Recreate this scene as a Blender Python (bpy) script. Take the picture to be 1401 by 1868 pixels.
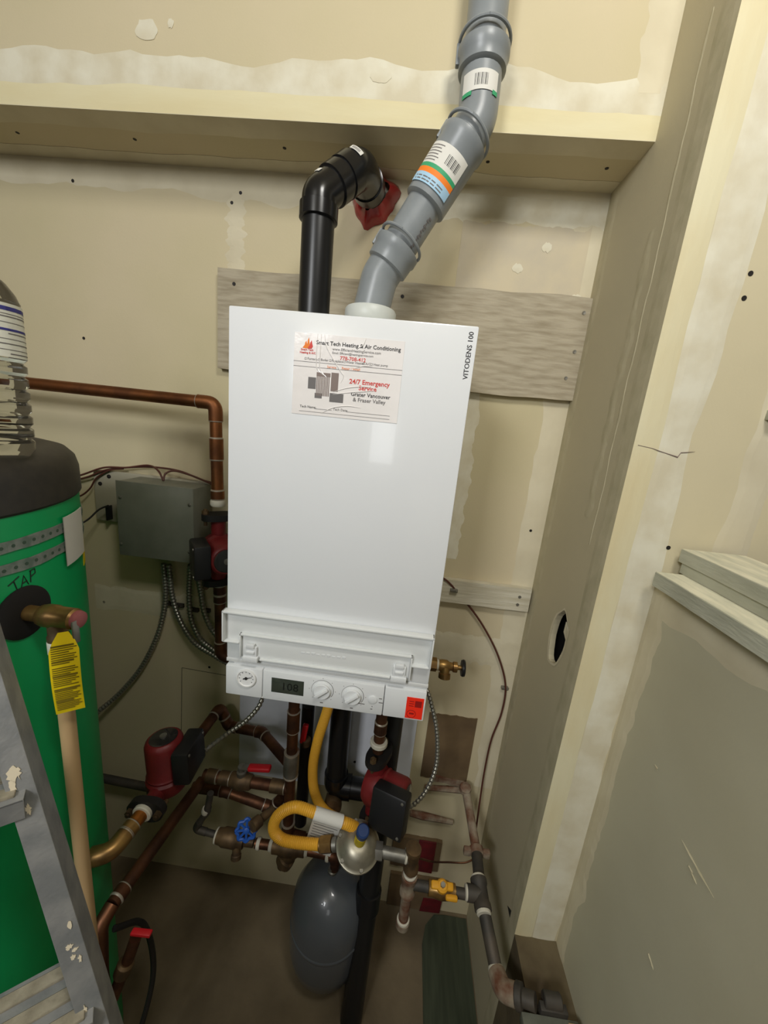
import bpy, bmesh, math, random
from mathutils import Vector, Matrix, noise

random.seed(7)
PI = math.pi
for o in list(bpy.data.objects):
    bpy.data.objects.remove(o, do_unlink=True)
scene = bpy.context.scene
COL = scene.collection

# ------------------------------------------------------------------ camera
cam_data = bpy.data.cameras.new('camera')
cam_data.sensor_fit = 'HORIZONTAL'
cam_data.sensor_width = 36
cam_data.lens = 17.8398
cam_data.clip_start = 0.02
cam = bpy.data.objects.new('camera', cam_data)
COL.objects.link(cam)
_m = Matrix(((0.9921, -0.1127, 0.0551), (0.0788, 0.2182, -0.9727), (0.0976, 0.9694, 0.2254))).to_4x4()
_m.translation = Vector((0.1181, -1.0154, 1.6460))
cam.matrix_world = _m
scene.camera = cam

# ------------------------------------------------------------------ world, lights, exposure
world = bpy.data.worlds.new('world')
scene.world = world
world.use_nodes = True
world.node_tree.nodes['Background'].inputs[0].default_value = (0.85, 0.92, 1.0, 1)
world.node_tree.nodes['Background'].inputs[1].default_value = 0.35


def area_light(name, loc, target, sx, sy, power, color):
    l = bpy.data.lights.new(name, 'AREA')
    l.shape = 'RECTANGLE'
    l.size, l.size_y = sx, sy
    l.energy = power
    l.color = color
    o = bpy.data.objects.new(name, l)
    COL.objects.link(o)
    o.location = loc
    o.rotation_euler = (Vector(target) - Vector(loc)).to_track_quat('-Z', 'Y').to_euler()
    return o


area_light('high_window_light', (-0.72, -2.3, 2.50), (0.25, -0.3, 1.45), 0.55, 0.50, 25.5, (0.97, 0.985, 1.0))
area_light('ceiling_lamp_light', (0.42, -1.15, 2.74), (0.36, -0.2, 2.0), 0.32, 0.32, 12.5, (1.0, 0.975, 0.92))
area_light('door_window_light', (0.20, -3.15, 1.95), (0.15, -0.4, 1.6), 0.42, 0.70, 3.0, (0.96, 0.98, 1.0))

scene.view_settings.view_transform = 'Standard'
scene.view_settings.look = 'None'
scene.view_settings.gamma = 1
scene.view_settings.exposure = 0.0
scene.view_settings.use_curve_mapping = False


# ------------------------------------------------------------------ materials
def srgb(r, g, b):
    f = lambda c: (c / 255 / 12.92) if c / 255 <= 0.04045 else ((c / 255 + 0.055) / 1.055) ** 2.4
    return (f(r), f(g), f(b), 1)


def mat(name, col, rough=0.5, metal=0.0, col2=None, scale=8.0, bump=0.0, bscale=60.0, detail=6.0, lo=0.38, hi=0.64,
        stretch=None, coat=0.0, trans=0.0, ior=1.45, rough2=None, spec=None):
    m = bpy.data.materials.new(name)
    m.use_nodes = True
    nt = m.node_tree
    b = nt.nodes['Principled BSDF']
    c = srgb(*col)
    b.inputs['Base Color'].default_value = c
    b.inputs['Roughness'].default_value = rough
    b.inputs['Metallic'].default_value = metal
    b.inputs['Coat Weight'].default_value = coat
    b.inputs['Transmission Weight'].default_value = trans
    b.inputs['IOR'].default_value = ior
    if spec is not None:
        b.inputs['Specular IOR Level'].default_value = spec
    tc = None
    if col2 or bump or rough2 is not None:
        tc = nt.nodes.new('ShaderNodeTexCoord')
        mp = nt.nodes.new('ShaderNodeMapping')
        nt.links.new(tc.outputs['Object'], mp.inputs['Vector'])
        if stretch:
            mp.inputs['Scale'].default_value = stretch
    if col2 or rough2 is not None:
        n = nt.nodes.new('ShaderNodeTexNoise')
        n.inputs['Scale'].default_value = scale
        n.inputs['Detail'].default_value = detail
        nt.links.new(mp.outputs[0], n.inputs['Vector'])
        r = nt.nodes.new('ShaderNodeMapRange')
        r.inputs['From Min'].default_value = lo
        r.inputs['From Max'].default_value = hi
        nt.links.new(n.outputs['Fac'], r.inputs['Value'])
    if col2:
        mx = nt.nodes.new('ShaderNodeMix')
        mx.data_type = 'RGBA'
        mx.inputs[6].default_value = c
        mx.inputs[7].default_value = srgb(*col2)
        nt.links.new(r.outputs[0], mx.inputs[0])
        nt.links.new(mx.outputs[2], b.inputs['Base Color'])
    if rough2 is not None:
        r2 = nt.nodes.new('ShaderNodeMapRange')
        r2.inputs['To Min'].default_value = rough
        r2.inputs['To Max'].default_value = rough2
        nt.links.new(r.outputs[0], r2.inputs['Value'])
        nt.links.new(r2.outputs[0], b.inputs['Roughness'])
    if bump:
        n2 = nt.nodes.new('ShaderNodeTexNoise')
        n2.inputs['Scale'].default_value = bscale
        n2.inputs['Detail'].default_value = 4
        nt.links.new(mp.outputs[0], n2.inputs['Vector'])
        bp = nt.nodes.new('ShaderNodeBump')
        bp.inputs['Strength'].default_value = bump
        bp.inputs['Distance'].default_value = 0.002
        nt.links.new(n2.outputs['Fac'], bp.inputs['Height'])
        nt.links.new(bp.outputs[0], b.inputs['Normal'])
    return m


PAPER = mat('drywall_paper', (198, 187, 151), 0.9, col2=(205, 192, 160), scale=2.2, bump=0.10, bscale=220)
PAPER_G = mat('drywall_paper_grey', (186, 177, 148), 0.9, col2=(192, 182, 152), scale=2.5, bump=0.10, bscale=220)
PAPER_PINK = mat('drywall_paper_pinkish', (208, 197, 164), 0.9, col2=(202, 191, 158), scale=3, bump=0.10, bscale=220)
MUD = mat('joint_compound', (214, 205, 178), 0.85, col2=(204, 194, 166), scale=9, bump=0.25, bscale=45, stretch=(1, 1, 1))
MUD_W = mat('joint_compound_white', (222, 217, 196), 0.85, col2=(208, 199, 172), scale=14, bump=0.3, bscale=45)
MUD_Y = mat('joint_compound_yellowed', (220, 212, 178), 0.85, col2=(213, 200, 160), scale=6, bump=0.2, bscale=45, stretch=(2, 2, 0.6))
MUD_YH = mat('joint_compound_yellowed_level', (222, 213, 176), 0.85, col2=(216, 204, 162), scale=6, bump=0.2, bscale=45, stretch=(0.5, 2, 2.5))
PAPER_H = mat('half_wall_paper', (196, 191, 166), 0.9, col2=(188, 182, 156), scale=3, bump=0.10, bscale=220)
MUD_S = mat('thin_skim', (192, 183, 154), 0.9, col2=(180, 172, 142), scale=20, bump=0.3, bscale=60)
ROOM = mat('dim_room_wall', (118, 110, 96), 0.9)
CONCRETE = mat('dusty_concrete', (122, 108, 84), 0.95, col2=(98, 86, 66), scale=5, bump=0.4, bscale=90)
LEDGE = mat('dirty_ledge', (106, 94, 70), 0.95, col2=(74, 62, 44), scale=9, bump=0.4, bscale=70)
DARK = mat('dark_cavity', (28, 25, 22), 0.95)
SCREW = mat('black_screw', (40, 36, 33), 0.6, 0.3)
ENAMEL = mat('white_enamel', (229, 231, 232), 0.16, coat=0.4, bump=0.03, bscale=160, spec=0.5)
PLASTIC_W = mat('white_plastic', (224, 226, 226), 0.38)
PLASTIC_CLR = mat('frosted_plastic', (222, 224, 222), 0.35)
BODY_SIDE = mat('boiler_side', (214, 215, 214), 0.4)
ABS = mat('black_abs', (27, 27, 27), 0.33, spec=0.4)
ABS_F = mat('black_abs_fitting', (24, 24, 25), 0.22, spec=0.5)
CPVC = mat('grey_cpvc', (136, 141, 143), 0.34, col2=(128, 133, 135), scale=20)
ADAPT = mat('pale_grey_plastic', (198, 202, 196), 0.4)
CREAM = mat('cream_plastic', (215, 212, 198), 0.4)
COPPER = mat('aged_copper', (148, 94, 56), 0.38, 0.9, col2=(104, 66, 42), scale=14, rough2=0.6, stretch=(1, 1, 1))
COPPER_D = mat('dark_copper', (122, 82, 58), 0.42, 0.85, col2=(78, 54, 42), scale=16, rough2=0.65)
COPPER_B = mat('bright_copper', (176, 112, 52), 0.35, 0.85, col2=(140, 84, 40), scale=12)
SOLDER = mat('solder', (176, 166, 150), 0.45, 0.6)
BRASS = mat('brass', (176, 140, 84), 0.38, 0.8, col2=(130, 100, 62), scale=24)
BRASS_D = mat('dull_brass', (122, 98, 68), 0.55, 0.6, col2=(84, 68, 50), scale=24)
STEEL = mat('galvanised_steel', (150, 148, 140), 0.45, 0.7, col2=(116, 112, 102), scale=18)
STEEL_D = mat('dark_steel_pipe', (66, 64, 60), 0.6, 0.4, col2=(92, 84, 74), scale=14)
RUST = mat('rusty_steel', (104, 66, 46), 0.85, 0.1, col2=(150, 138, 118), scale=26, bump=0.6, bscale=80)
ALU = mat('cast_aluminium', (176, 170, 152), 0.42, 0.75, col2=(150, 144, 128), scale=30)
PTFE = mat('white_tape', (204, 198, 180), 0.7)
RED_CAST = mat('dark_red_cast_iron', (120, 30, 32), 0.45, col2=(98, 26, 27), scale=12, bump=0.2, bscale=120)
BLACK_P = mat('black_plastic', (26, 26, 27), 0.42)
BLACK_I = mat('black_iron', (34, 32, 31), 0.55, 0.2)
NAMEPLATE = mat('glossy_nameplate', (40, 38, 38), 0.12, coat=0.5)
GREEN = mat('green_tank_jacket', (8, 172, 98), 0.42, col2=(6, 162, 92), scale=6)
LID = mat('black_moulded_lid', (48, 45, 41), 0.5, col2=(56, 52, 46), scale=60)
RUBBER = mat('black_foam', (30, 28, 27), 0.9)
TAPE_G = mat('perforated_strap', (150, 156, 150), 0.5, 0.3, col2=(112, 128, 118), scale=60)
PAPER_W = mat('white_paper', (218, 216, 208), 0.7)
PAPER_L = mat('glossy_sticker', (240, 235, 231), 0.22, coat=0.6, bump=0.55, bscale=26)
TAG_Y = mat('yellow_tag', (240, 212, 20), 0.5)
INK = mat('black_ink', (36, 34, 34), 0.6)
INK_G = mat('grey_ink', (110, 106, 104), 0.6)
INK_R = mat('red_ink', (214, 70, 62), 0.6)
INK_O = mat('orange_ink', (240, 130, 40), 0.6)
INK_P = mat('brown_print', (128, 112, 104), 0.5)
INK_B = mat('blue_ink', (58, 58, 128), 0.6)
INK_GR = mat('green_ink', (60, 160, 110), 0.6)
INK_LB = mat('pale_blue_print', (166, 202, 226), 0.5)
RED_STICK = mat('fluorescent_red_sticker', (246, 48, 24), 0.5)
LCD = mat('lcd_glass', (58, 64, 56), 0.15, coat=0.4)
SEG = mat('lcd_segment', (24, 27, 24), 0.4)
GAUGE = mat('gauge_face', (236, 236, 234), 0.3)
CPVC_B = mat('beige_cpvc', (198, 166, 122), 0.45)
PINKC = mat('red_cap', (150, 84, 84), 0.5)
PET = mat('clear_pet', (238, 240, 236), 0.05, trans=1.0, ior=1.18)
WATER = mat('water', (246, 250, 248), 0.0, trans=1.0, ior=1.20)
BOTLABEL = mat('bottle_label', (226, 226, 212), 0.5)
ALU_L = mat('ladder_aluminium', (150, 150, 148), 0.5, 0.35, col2=(128, 130, 130), scale=30, bump=0.2, bscale=200)
ALU_T = mat('dusty_ladder_tread', (160, 152, 132), 0.75, 0.1, col2=(126, 118, 100), scale=40, bump=0.4, bscale=120)
PAINT_S = mat('dried_plaster', (214, 202, 176), 0.9)
PLY = mat('weathered_plywood', (176, 166, 144), 0.88, col2=(146, 135, 112), scale=16, bump=0.4, bscale=40, stretch=(1.0, 1, 7), lo=0.40, hi=0.75, detail=10)
PINE = mat('painted_batten', (206, 200, 180), 0.8, col2=(186, 178, 154), scale=10, bump=0.5, bscale=30, stretch=(0.8, 1, 12))
WOODBR = mat('brown_plywood', (118, 97, 68), 0.9, col2=(92, 74, 52), scale=7, bump=0.3, bscale=40)
WHITE_BD = mat('white_board', (230, 233, 240), 0.55, col2=(218, 221, 228), scale=7)
BOXGREY = mat('grey_steel_box', (122, 124, 112), 0.5, col2=(114, 116, 104), scale=20)
BOXPLATE = mat('pale_plate', (168, 162, 142), 0.6)
CONDUIT = mat('flex_conduit', (150, 148, 138), 0.35, 0.8)
CABLE_BR = mat('brown_cable', (84, 46, 36), 0.5)
CABLE_BK = mat('black_cable', (30, 28, 26), 0.5)
GASY = mat('yellow_gas_hose', (226, 168, 52), 0.42)
BLUE_H = mat('blue_handle', (34, 84, 168), 0.45)
RED_H = mat('red_handle', (196, 26, 36), 0.42)
YEL_H = mat('yellow_handle', (222, 160, 40), 0.5)
BLUE_CAP = mat('dark_blue_cap', (34, 58, 104), 0.4)
TANKGREY = mat('grey_tank_paint', (84, 88, 92), 0.3, coat=0.3)
TAPE_R = mat('dark_red_tape', (104, 22, 28), 0.6, col2=(82, 20, 24), scale=30)
SEAL = mat('red_sealant', (150, 26, 32), 0.22, coat=0.5, bump=0.5, bscale=40)
STONE = mat('grey_painted_board', (184, 184, 166), 0.75, col2=(164, 164, 146), scale=8, bump=0.35, bscale=50, stretch=(5, 1, 5))
STONE_T = mat('pale_board_top', (222, 217, 192), 0.8, col2=(188, 187, 166), scale=12, bump=0.3, bscale=50, stretch=(4, 0.9, 4))
GREENSH = mat('dark_green_sheet', (66, 72, 54), 0.85, col2=(54, 60, 44), scale=10, stretch=(6, 0.6, 1))
DUSTBOX = mat('dusty_grey_box', (112, 114, 102), 0.85, col2=(86, 88, 78), scale=16, bump=0.4)
CARD = mat('cardboard', (176, 150, 108), 0.9)


# ------------------------------------------------------------------ mesh builder
def perp(d):
    d = Vector(d).normalized()
    a = Vector((0, 0, 1)) if abs(d.z) < 0.9 else Vector((1, 0, 0))
    u = d.cross(a).normalized()
    return u, d.cross(u).normalized()


class MB:
    def __init__(self):
        self.V, self.F = [], []

    def add(self, vs, fs):
        k = len(self.V)
        self.V += [Vector(v) for v in vs]
        self.F += [tuple(i + k for i in f) for f in fs]
        return self

    def bm(self, bm):
        bm.verts.index_update()
        self.add([v.co.copy() for v in bm.verts], [[v.index for v in f.verts] for f in bm.faces])
        bm.free()
        return self

    def box(self, lo, hi, bev=0.0, seg=2, M=None):
        bm = bmesh.new()
        bmesh.ops.create_cube(bm, size=1)
        lo, hi = Vector(lo), Vector(hi)
        c, s = (lo + hi) / 2, hi - lo
        for v in bm.verts:
            v.co = Vector((v.co.x * s.x, v.co.y * s.y, v.co.z * s.z))
        if bev:
            bmesh.ops.bevel(bm, geom=bm.edges[:], offset=bev, segments=seg, affect='EDGES', profile=0.5)
        for v in bm.verts:
            v.co = v.co + c
            if M:
                v.co = M @ v.co
        return self.bm(bm)

    def obox(self, c, ax, ay, az, sx, sy, sz, bev=0.0, seg=2):
        M = Matrix((Vector(ax).normalized(), Vector(ay).normalized(), Vector(az).normalized())).transposed().to_4x4()
        M.translation = Vector(c)
        return self.box((-sx / 2, -sy / 2, -sz / 2), (sx / 2, sy / 2, sz / 2), bev, seg, M)

    def tube(self, pts, r, n=14, cap=True):
        pts = [Vector(p) for p in pts]
        N = len(pts)
        rs = r if isinstance(r, (list, tuple)) else [r] * N
        u = None
        vs, fs = [], []
        for i, p in enumerate(pts):
            t = (pts[min(i + 1, N - 1)] - pts[max(i - 1, 0)])
            if t.length < 1e-9:
                t = Vector((0, 0, 1))
            t.normalize()
            if u is None:
                u, _ = perp(t)
            u = (u - t * u.dot(t)).normalized()
            w = t.cross(u)
            for k in range(n):
                a = 2 * PI * k / n
                vs.append(p + rs[i] * (math.cos(a) * u + math.sin(a) * w))
        for i in range(N - 1):
            for k in range(n):
                k2 = (k + 1) % n
                fs.append((i * n + k, i * n + k2, (i + 1) * n + k2, (i + 1) * n + k))
        if cap:
            fs.append(tuple(range(n - 1, -1, -1)))
            fs.append(tuple((N - 1) * n + k for k in range(n)))
        return self.add(vs, fs)

    def cyl(self, a, b, r, r2=None, n=20):
        return self.tube([a, b], [r, r if r2 is None else r2], n)

    def lathe(self, o, d, prof, n=28, sq=None, rot=0.0):
        """prof: (radius, distance along d); sq: superellipse exponent for squarish sections"""
        o, d = Vector(o), Vector(d).normalized()
        u, w = perp(d)
        vs, fs = [], []
        for (r, h) in prof:
            for k in range(n):
                a = 2 * PI * k / n + rot
                c, s = math.cos(a), math.sin(a)
                q = 1.0
                if sq:
                    q = 1.0 / (abs(c) ** sq + abs(s) ** sq) ** (1.0 / sq)
                vs.append(o + d * h + max(r, 1e-5) * q * (c * u + s * w))
        for i in range(len(prof) - 1):
            for k in range(n):
                k2 = (k + 1) % n
                fs.append((i * n + k, i * n + k2, (i + 1) * n + k2, (i + 1) * n + k))
        fs.append(tuple(range(n - 1, -1, -1)))
        fs.append(tuple((len(prof) - 1) * n + k for k in range(n)))
        return self.add(vs, fs)

    def hexnut(self, a, b, r):
        return self.cyl(a, b, r, n=6)

    def sphere(self, c, r, n=16, m=10, s=(1, 1, 1)):
        prof = [(r * math.sin(PI * i / m), -r * math.cos(PI * i / m)) for i in range(m + 1)]
        k = len(self.V)
        self.lathe((0, 0, 0), (0, 0, 1), prof, n)
        for i in range(k, len(self.V)):
            v = self.V[i]
            self.V[i] = Vector(c) + Vector((v.x * s[0], v.y * s[1], v.z * s[2]))
        return self

    def prism(self, poly, ext):
        ext = Vector(ext)
        n = len(poly)
        p = [Vector(v) for v in poly]
        vs = p + [v + ext for v in p]
        fs = [tuple(range(n)), tuple(range(2 * n - 1, n - 1, -1))]
        for i in range(n):
            j = (i + 1) % n
            fs.append((j, i, n + i, n + j))
        return self.add(vs, fs)

    def band(self, left, right, ext, feather=0.0):
        """strip between two polylines of equal length, with thickness ext and feathered long edges"""
        ext = Vector(ext)
        n = len(left)
        L = [Vector(v) for v in left]
        R = [Vector(v) for v in right]
        L2, R2 = [], []
        for a, b in zip(L, R):
            d = b - a
            f = min(feather, d.length * 0.4)
            d = d.normalized() if d.length > 1e-6 else d
            L2.append(a + d * f + ext)
            R2.append(b - d * f + ext)
        vs = L + R + L2 + R2
        fs = []
        for i in range(n - 1):
            fs.append((i, i + 1, n + i + 1, n + i))
            fs.append((2 * n + i, 3 * n + i, 3 * n + i + 1, 2 * n + i + 1))
            fs.append((i, 2 * n + i, 2 * n + i + 1, i + 1))
            fs.append((n + i, n + i + 1, 3 * n + i + 1, 3 * n + i))
        fs.append((0, n, 3 * n, 2 * n))
        fs.append((n - 1, 3 * n - 1, 4 * n - 1, 2 * n - 1))
        return self.add(vs, fs)

    def patch(self, a, d, r, f, t0, t1, a0, a1, n=10, th=0.0006):
        """curved label on a cylinder: axis start a, direction d, reference direction f, angles in degrees"""
        a, d = Vector(a), Vector(d).normalized()
        e1 = (Vector(f) - d * Vector(f).dot(d)).normalized()
        e2 = d.cross(e1)
        vs, fs = [], []
        for i in range(n + 1):
            g = math.radians(a0 + (a1 - a0) * i / n)
            q = math.cos(g) * e1 + math.sin(g) * e2
            for (rr, t) in ((r, t0), (r + th, t0), (r + th, t1), (r, t1)):
                vs.append(a + d * t + q * rr)
        for i in range(n):
            for k in range(4):
                k2 = (k + 1) % 4
                fs.append((i * 4 + k, i * 4 + k2, i * 4 + 4 + k2, i * 4 + 4 + k))
        fs.append((0, 1, 2, 3))
        fs.append((n * 4 + 3, n * 4 + 2, n * 4 + 1, n * 4))
        return self.add(vs, fs)

    def build(self, name, m, parent=None, smooth=True):
        me = bpy.data.meshes.new(name)
        lo = Vector((min(v.x for v in self.V), min(v.y for v in self.V), min(v.z for v in self.V)))
        hi = Vector((max(v.x for v in self.V), max(v.y for v in self.V), max(v.z for v in self.V)))
        c = (lo + hi) / 2
        me.from_pydata([v - c for v in self.V], [], self.F)
        bm = bmesh.new()
        bm.from_mesh(me)
        bmesh.ops.recalc_face_normals(bm, faces=bm.faces[:])
        bm.to_mesh(me)
        bm.free()
        me.materials.append(m)
        if smooth:
            me.shade_smooth()
            me.set_sharp_from_angle(angle=math.radians(38))
        o = bpy.data.objects.new(name, me)
        COL.objects.link(o)
        o.location = c
        if parent is not None:
            set_parent(o, parent)
        return o


WORLD = {}


def set_parent(o, p):
    o.parent = p
    o.matrix_parent_inverse = Matrix.Translation(-origin(p))


def origin(o):
    v = Vector(o.location)
    return v          # all transforms here are pure translations kept in world space through the parent inverse


def tag(o, label, cat, group=None):
    o['label'] = label
    o['category'] = cat
    if group:
        o['group'] = group
    return o


def thing(name, label, cat, loc, group=None):
    o = bpy.data.objects.new(name, None)
    o.empty_display_size = 0.03
    COL.objects.link(o)
    o.location = loc
    return tag(o, label, cat, group)


def struct(o):
    o['kind'] = 'structure'
    return o


def fillet(pts, R, k=6):
    pts = [Vector(p) for p in pts]
    out = [pts[0]]
    for i in range(1, len(pts) - 1):
        a, b, c = pts[i - 1], pts[i], pts[i + 1]
        d1, d2 = (a - b).normalized(), (c - b).normalized()
        ang = d1.angle(d2)
        if ang > PI - 0.05:
            out.append(b)
            continue
        L = min(R / math.tan(ang / 2), (a - b).length * 0.49, (c - b).length * 0.49)
        p0, p1 = b + d1 * L, b + d2 * L
        for j in range(k + 1):
            t = j / k
            out.append((1 - t) ** 2 * p0 + 2 * t * (1 - t) * b + t * t * p1)
    out.append(pts[-1])
    return out


def spline(pts, k=10):
    P = [Vector(p) for p in pts]
    P = [2 * P[0] - P[1]] + P + [2 * P[-1] - P[-2]]
    out = []
    for i in range(1, len(P) - 2):
        for j in range(k):
            t = j / k
            a, b, c, d = P[i - 1], P[i], P[i + 1], P[i + 2]
            out.append(0.5 * ((2 * b) + (c - a) * t + (2 * a - 5 * b + 4 * c - d) * t * t + (3 * b - a - 3 * c + d) * t ** 3))
    out.append(P[-2])
    return out


def resample(pts, step):
    pts = [Vector(p) for p in pts]
    out = [pts[0]]
    acc = 0.0
    for a, b in zip(pts, pts[1:]):
        L = (b - a).length
        while acc + L >= step:
            t = (step - acc) / L
            a = a + (b - a) * t
            out.append(a)
            L = (b - a).length
            acc = 0.0
        acc += L
    return out


def corrugated(pts, r, pitch, depth, n=10):
    p = resample(pts, pitch / 2)
    return MB().tube(p, [r if i % 2 else r - depth for i in range(len(p))], n)


def text(s, size, o, xd, yd, m, name, parent, depth=0.0003, align='LEFT', shear=0.0, bold=0.0):
    """flat lettering lying in the plane xd, yd with its baseline start at o"""
    cu = bpy.data.curves.new('lettering', 'FONT')
    cu.body = s
    cu.size = size
    cu.align_x = align
    cu.extrude = depth / 2
    cu.offset = bold
    cu.resolution_u = 2
    cu.shear = shear
    tmp = bpy.data.objects.new('tmp', cu)
    COL.objects.link(tmp)
    dg = bpy.context.evaluated_depsgraph_get()
    me = bpy.data.meshes.new_from_object(tmp.evaluated_get(dg))
    bpy.data.objects.remove(tmp, do_unlink=True)
    xd, yd = Vector(xd).normalized(), Vector(yd).normalized()
    nd = xd.cross(yd)
    b = MB()
    b.add([Vector(o) + v.co.x * xd + v.co.y * yd + v.co.z * nd for v in me.vertices], [tuple(p.vertices) for p in me.polygons])
    bpy.data.meshes.remove(me)
    bpy.data.curves.remove(cu)
    return b.build(name, m, parent, smooth=False)


def wav(x, amp, f, seed):
    return amp * noise.fractal(Vector((x * f, seed * 7.31, seed * 1.7)), 0.9, 2.0, 5)


X0, XR, YR, XP = -1.2, 0.4925, -0.3242, 0.5905   # left wall, alcove right wall, return wall face, half wall face
ZS, DS, ZC = 2.19, 0.159, 2.8                     # soffit underside, soffit depth, ceiling

# ================================================================== the setting
floor = struct(MB().box((X0, -3.2, -0.05), (1.7, 0.0, 0.0)).build('floor', CONCRETE, smooth=False))
ceiling = struct(MB().box((X0, -3.2, ZC), (1.7, 0.1, ZC + 0.05)).build('ceiling', PAPER, smooth=False))
wall_back = struct(MB().box((X0, 0.0, -0.05), (XR + 0.0125, 0.0125, ZS)).build('wall_back', PAPER, smooth=False))
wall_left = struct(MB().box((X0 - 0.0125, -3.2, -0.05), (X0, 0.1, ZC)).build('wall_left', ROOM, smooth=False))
wall_behind = MB()
wall_behind.box((X0, -3.22, -0.05), (1.7, -3.2, ZC))
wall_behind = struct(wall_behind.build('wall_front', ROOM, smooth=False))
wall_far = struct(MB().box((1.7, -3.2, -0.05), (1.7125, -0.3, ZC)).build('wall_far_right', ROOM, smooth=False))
soffit = MB()
soffit.box((X0, -DS, ZS), (XR, -DS + 0.0125, ZC)).box((X0, -DS + 0.0125, ZS), (XR, 0.0125, ZS + 0.0125))
soffit = struct(soffit.build('wall_soffit', PAPER, smooth=False))


def ragged_loop(cy, cz, ry, rz, lean, n=30, seed=3.0):
    out = []
    for i in range(n):
        a = 2 * PI * i / n
        k = 1 + 0.14 * noise.noise(Vector((math.cos(a) * 1.6, math.sin(a) * 1.6, seed)))
        y, z = ry * k * math.cos(a), rz * k * math.sin(a)
        out.append((cy + y + lean * z, cz + z))
    return out


def holed_wall(x0, x1, outer, inner, m, name):
    bm = bmesh.new()
    loops = []
    for lp in (outer, inner):
        vs = [bm.verts.new((x0, y, z)) for y, z in lp]
        loops.append(vs)
        for i in range(len(vs)):
            bm.edges.new((vs[i], vs[(i + 1) % len(vs)]))
    bmesh.ops.triangle_fill(bm, edges=bm.edges[:], use_beauty=True)
    r = bmesh.ops.extrude_face_region(bm, geom=bm.faces[:])
    for g in r['geom']:
        if isinstance(g, bmesh.types.BMVert):
            g.co.x = x1
    return MB().bm(bm).build(name, m, smooth=False)


HOLE = ragged_loop(-0.210, 1.217, 0.037, 0.066, -0.12)
wall_right = struct(holed_wall(XR, XR + 0.0125, [(YR, 0.0), (0.0, 0.0), (0.0, ZC), (YR, ZC)], HOLE, PAPER_G, 'wall_right'))
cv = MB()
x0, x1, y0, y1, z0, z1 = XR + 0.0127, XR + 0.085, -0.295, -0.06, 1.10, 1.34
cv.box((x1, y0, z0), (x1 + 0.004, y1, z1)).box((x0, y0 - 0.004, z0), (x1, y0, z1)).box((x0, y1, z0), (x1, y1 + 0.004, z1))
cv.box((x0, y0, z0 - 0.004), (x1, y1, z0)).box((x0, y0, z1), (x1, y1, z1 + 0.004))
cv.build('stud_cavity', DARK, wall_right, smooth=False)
MB().box((XR + 0.020, -0.262, 1.165), (XR + 0.050, -0.224, 1.235), 0.003).build('old_wire_box', STEEL_D, wall_right)
MB().tube([(XR + 0.03, -0.215, 1.27), (XR + 0.016, -0.224, 1.238), (XR + 0.022, -0.230, 1.20), (XR + 0.016, -0.222, 1.165)], 0.003, 8).build('old_wire', CABLE_BR, wall_right)
MB().prism([(XR + 0.004, -0.222, 1.262), (XR + 0.006, -0.236, 1.244), (XR + 0.008, -0.230, 1.222), (XR + 0.005, -0.219, 1.236)], (0.002, 0, 0)).build('paper_shred', MUD, wall_right, smooth=False)
cav = MB()
lp = [Vector((XR - 0.0004, y, z)) for y, z in HOLE]
lp2 = [Vector((XR - 0.0008, -0.210 + (y + 0.210) * 1.17 + wav(i, 0.004, 0.7, 5), 1.217 + (z - 1.217) * 1.08)) for i, (y, z) in enumerate(HOLE)]
for i in range(len(lp)):
    j = (i + 1) % len(lp)
    cav.add([lp[i], lp[j], lp2[j], lp2[i]], [(0, 1, 2, 3)])
cav.build('torn_paper_edge', MUD, wall_right, smooth=False)
wall_return = struct(MB().box((XR + 0.0125, YR, 0.0), (1.7, YR + 0.0125, ZC)).build('wall_return', PAPER_PINK, smooth=False))
wall_half = struct(MB().box((XP, -2.2, 0.0), (XP + 0.13, YR, 1.415)).build('wall_half', PAPER_H, smooth=False))
wall_curb = struct(MB().box((XR, -2.2, 0.0), (XP, YR, 0.49)).build('wall_curb', LEDGE, smooth=False))


LAYER = [0]


def lift():
    LAYER[0] += 1
    return 0.0003 + 0.00004 * LAYER[0]


def mud_h(parent, name, m, y, x0, x1, z0, z1, amp0, amp1, seed, n=70, th=0.0008, hold=None):
    """horizontal band of compound on a face of constant y; edges wander"""
    L = [(x0 + (x1 - x0) * i / n, y, z0 + wav(i / n * 9, amp0, 1.3, seed)) for i in range(n + 1)]
    R = [(x0 + (x1 - x0) * i / n, y, z1 + wav(i / n * 9, amp1, 1.3, seed + 3)) for i in range(n + 1)]
    return MB().band(L, R, (0, -lift(), 0), 0.012).build(name, m, parent, smooth=False)


def mud_v(parent, name, m, y, x0, x1, z0, z1, amp0, amp1, seed, n=70, th=0.0008):
    L = [(x0 + wav(i / n * 9, amp0, 1.3, seed), y, z0 + (z1 - z0) * i / n) for i in range(n + 1)]
    R = [(x1 + wav(i / n * 9, amp1, 1.3, seed + 3), y, z0 + (z1 - z0) * i / n) for i in range(n + 1)]
    return MB().band(L, R, (0, -lift(), 0), 0.012).build(name, m, parent, smooth=False)


def mud_x(parent, name, m, x, y0, y1, z0, z1, amp0, amp1, seed, n=70, th=0.0008):
    L = [(x, y0 + wav(i / n * 9, amp0, 1.3, seed), z0 + (z1 - z0) * i / n) for i in range(n + 1)]
    R = [(x, y1 + wav(i / n * 9, amp1, 1.3, seed + 3), z0 + (z1 - z0) * i / n) for i in range(n + 1)]
    return MB().band(L, R, (-lift(), 0, 0), 0.012).build(name, m, parent, smooth=False)


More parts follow.
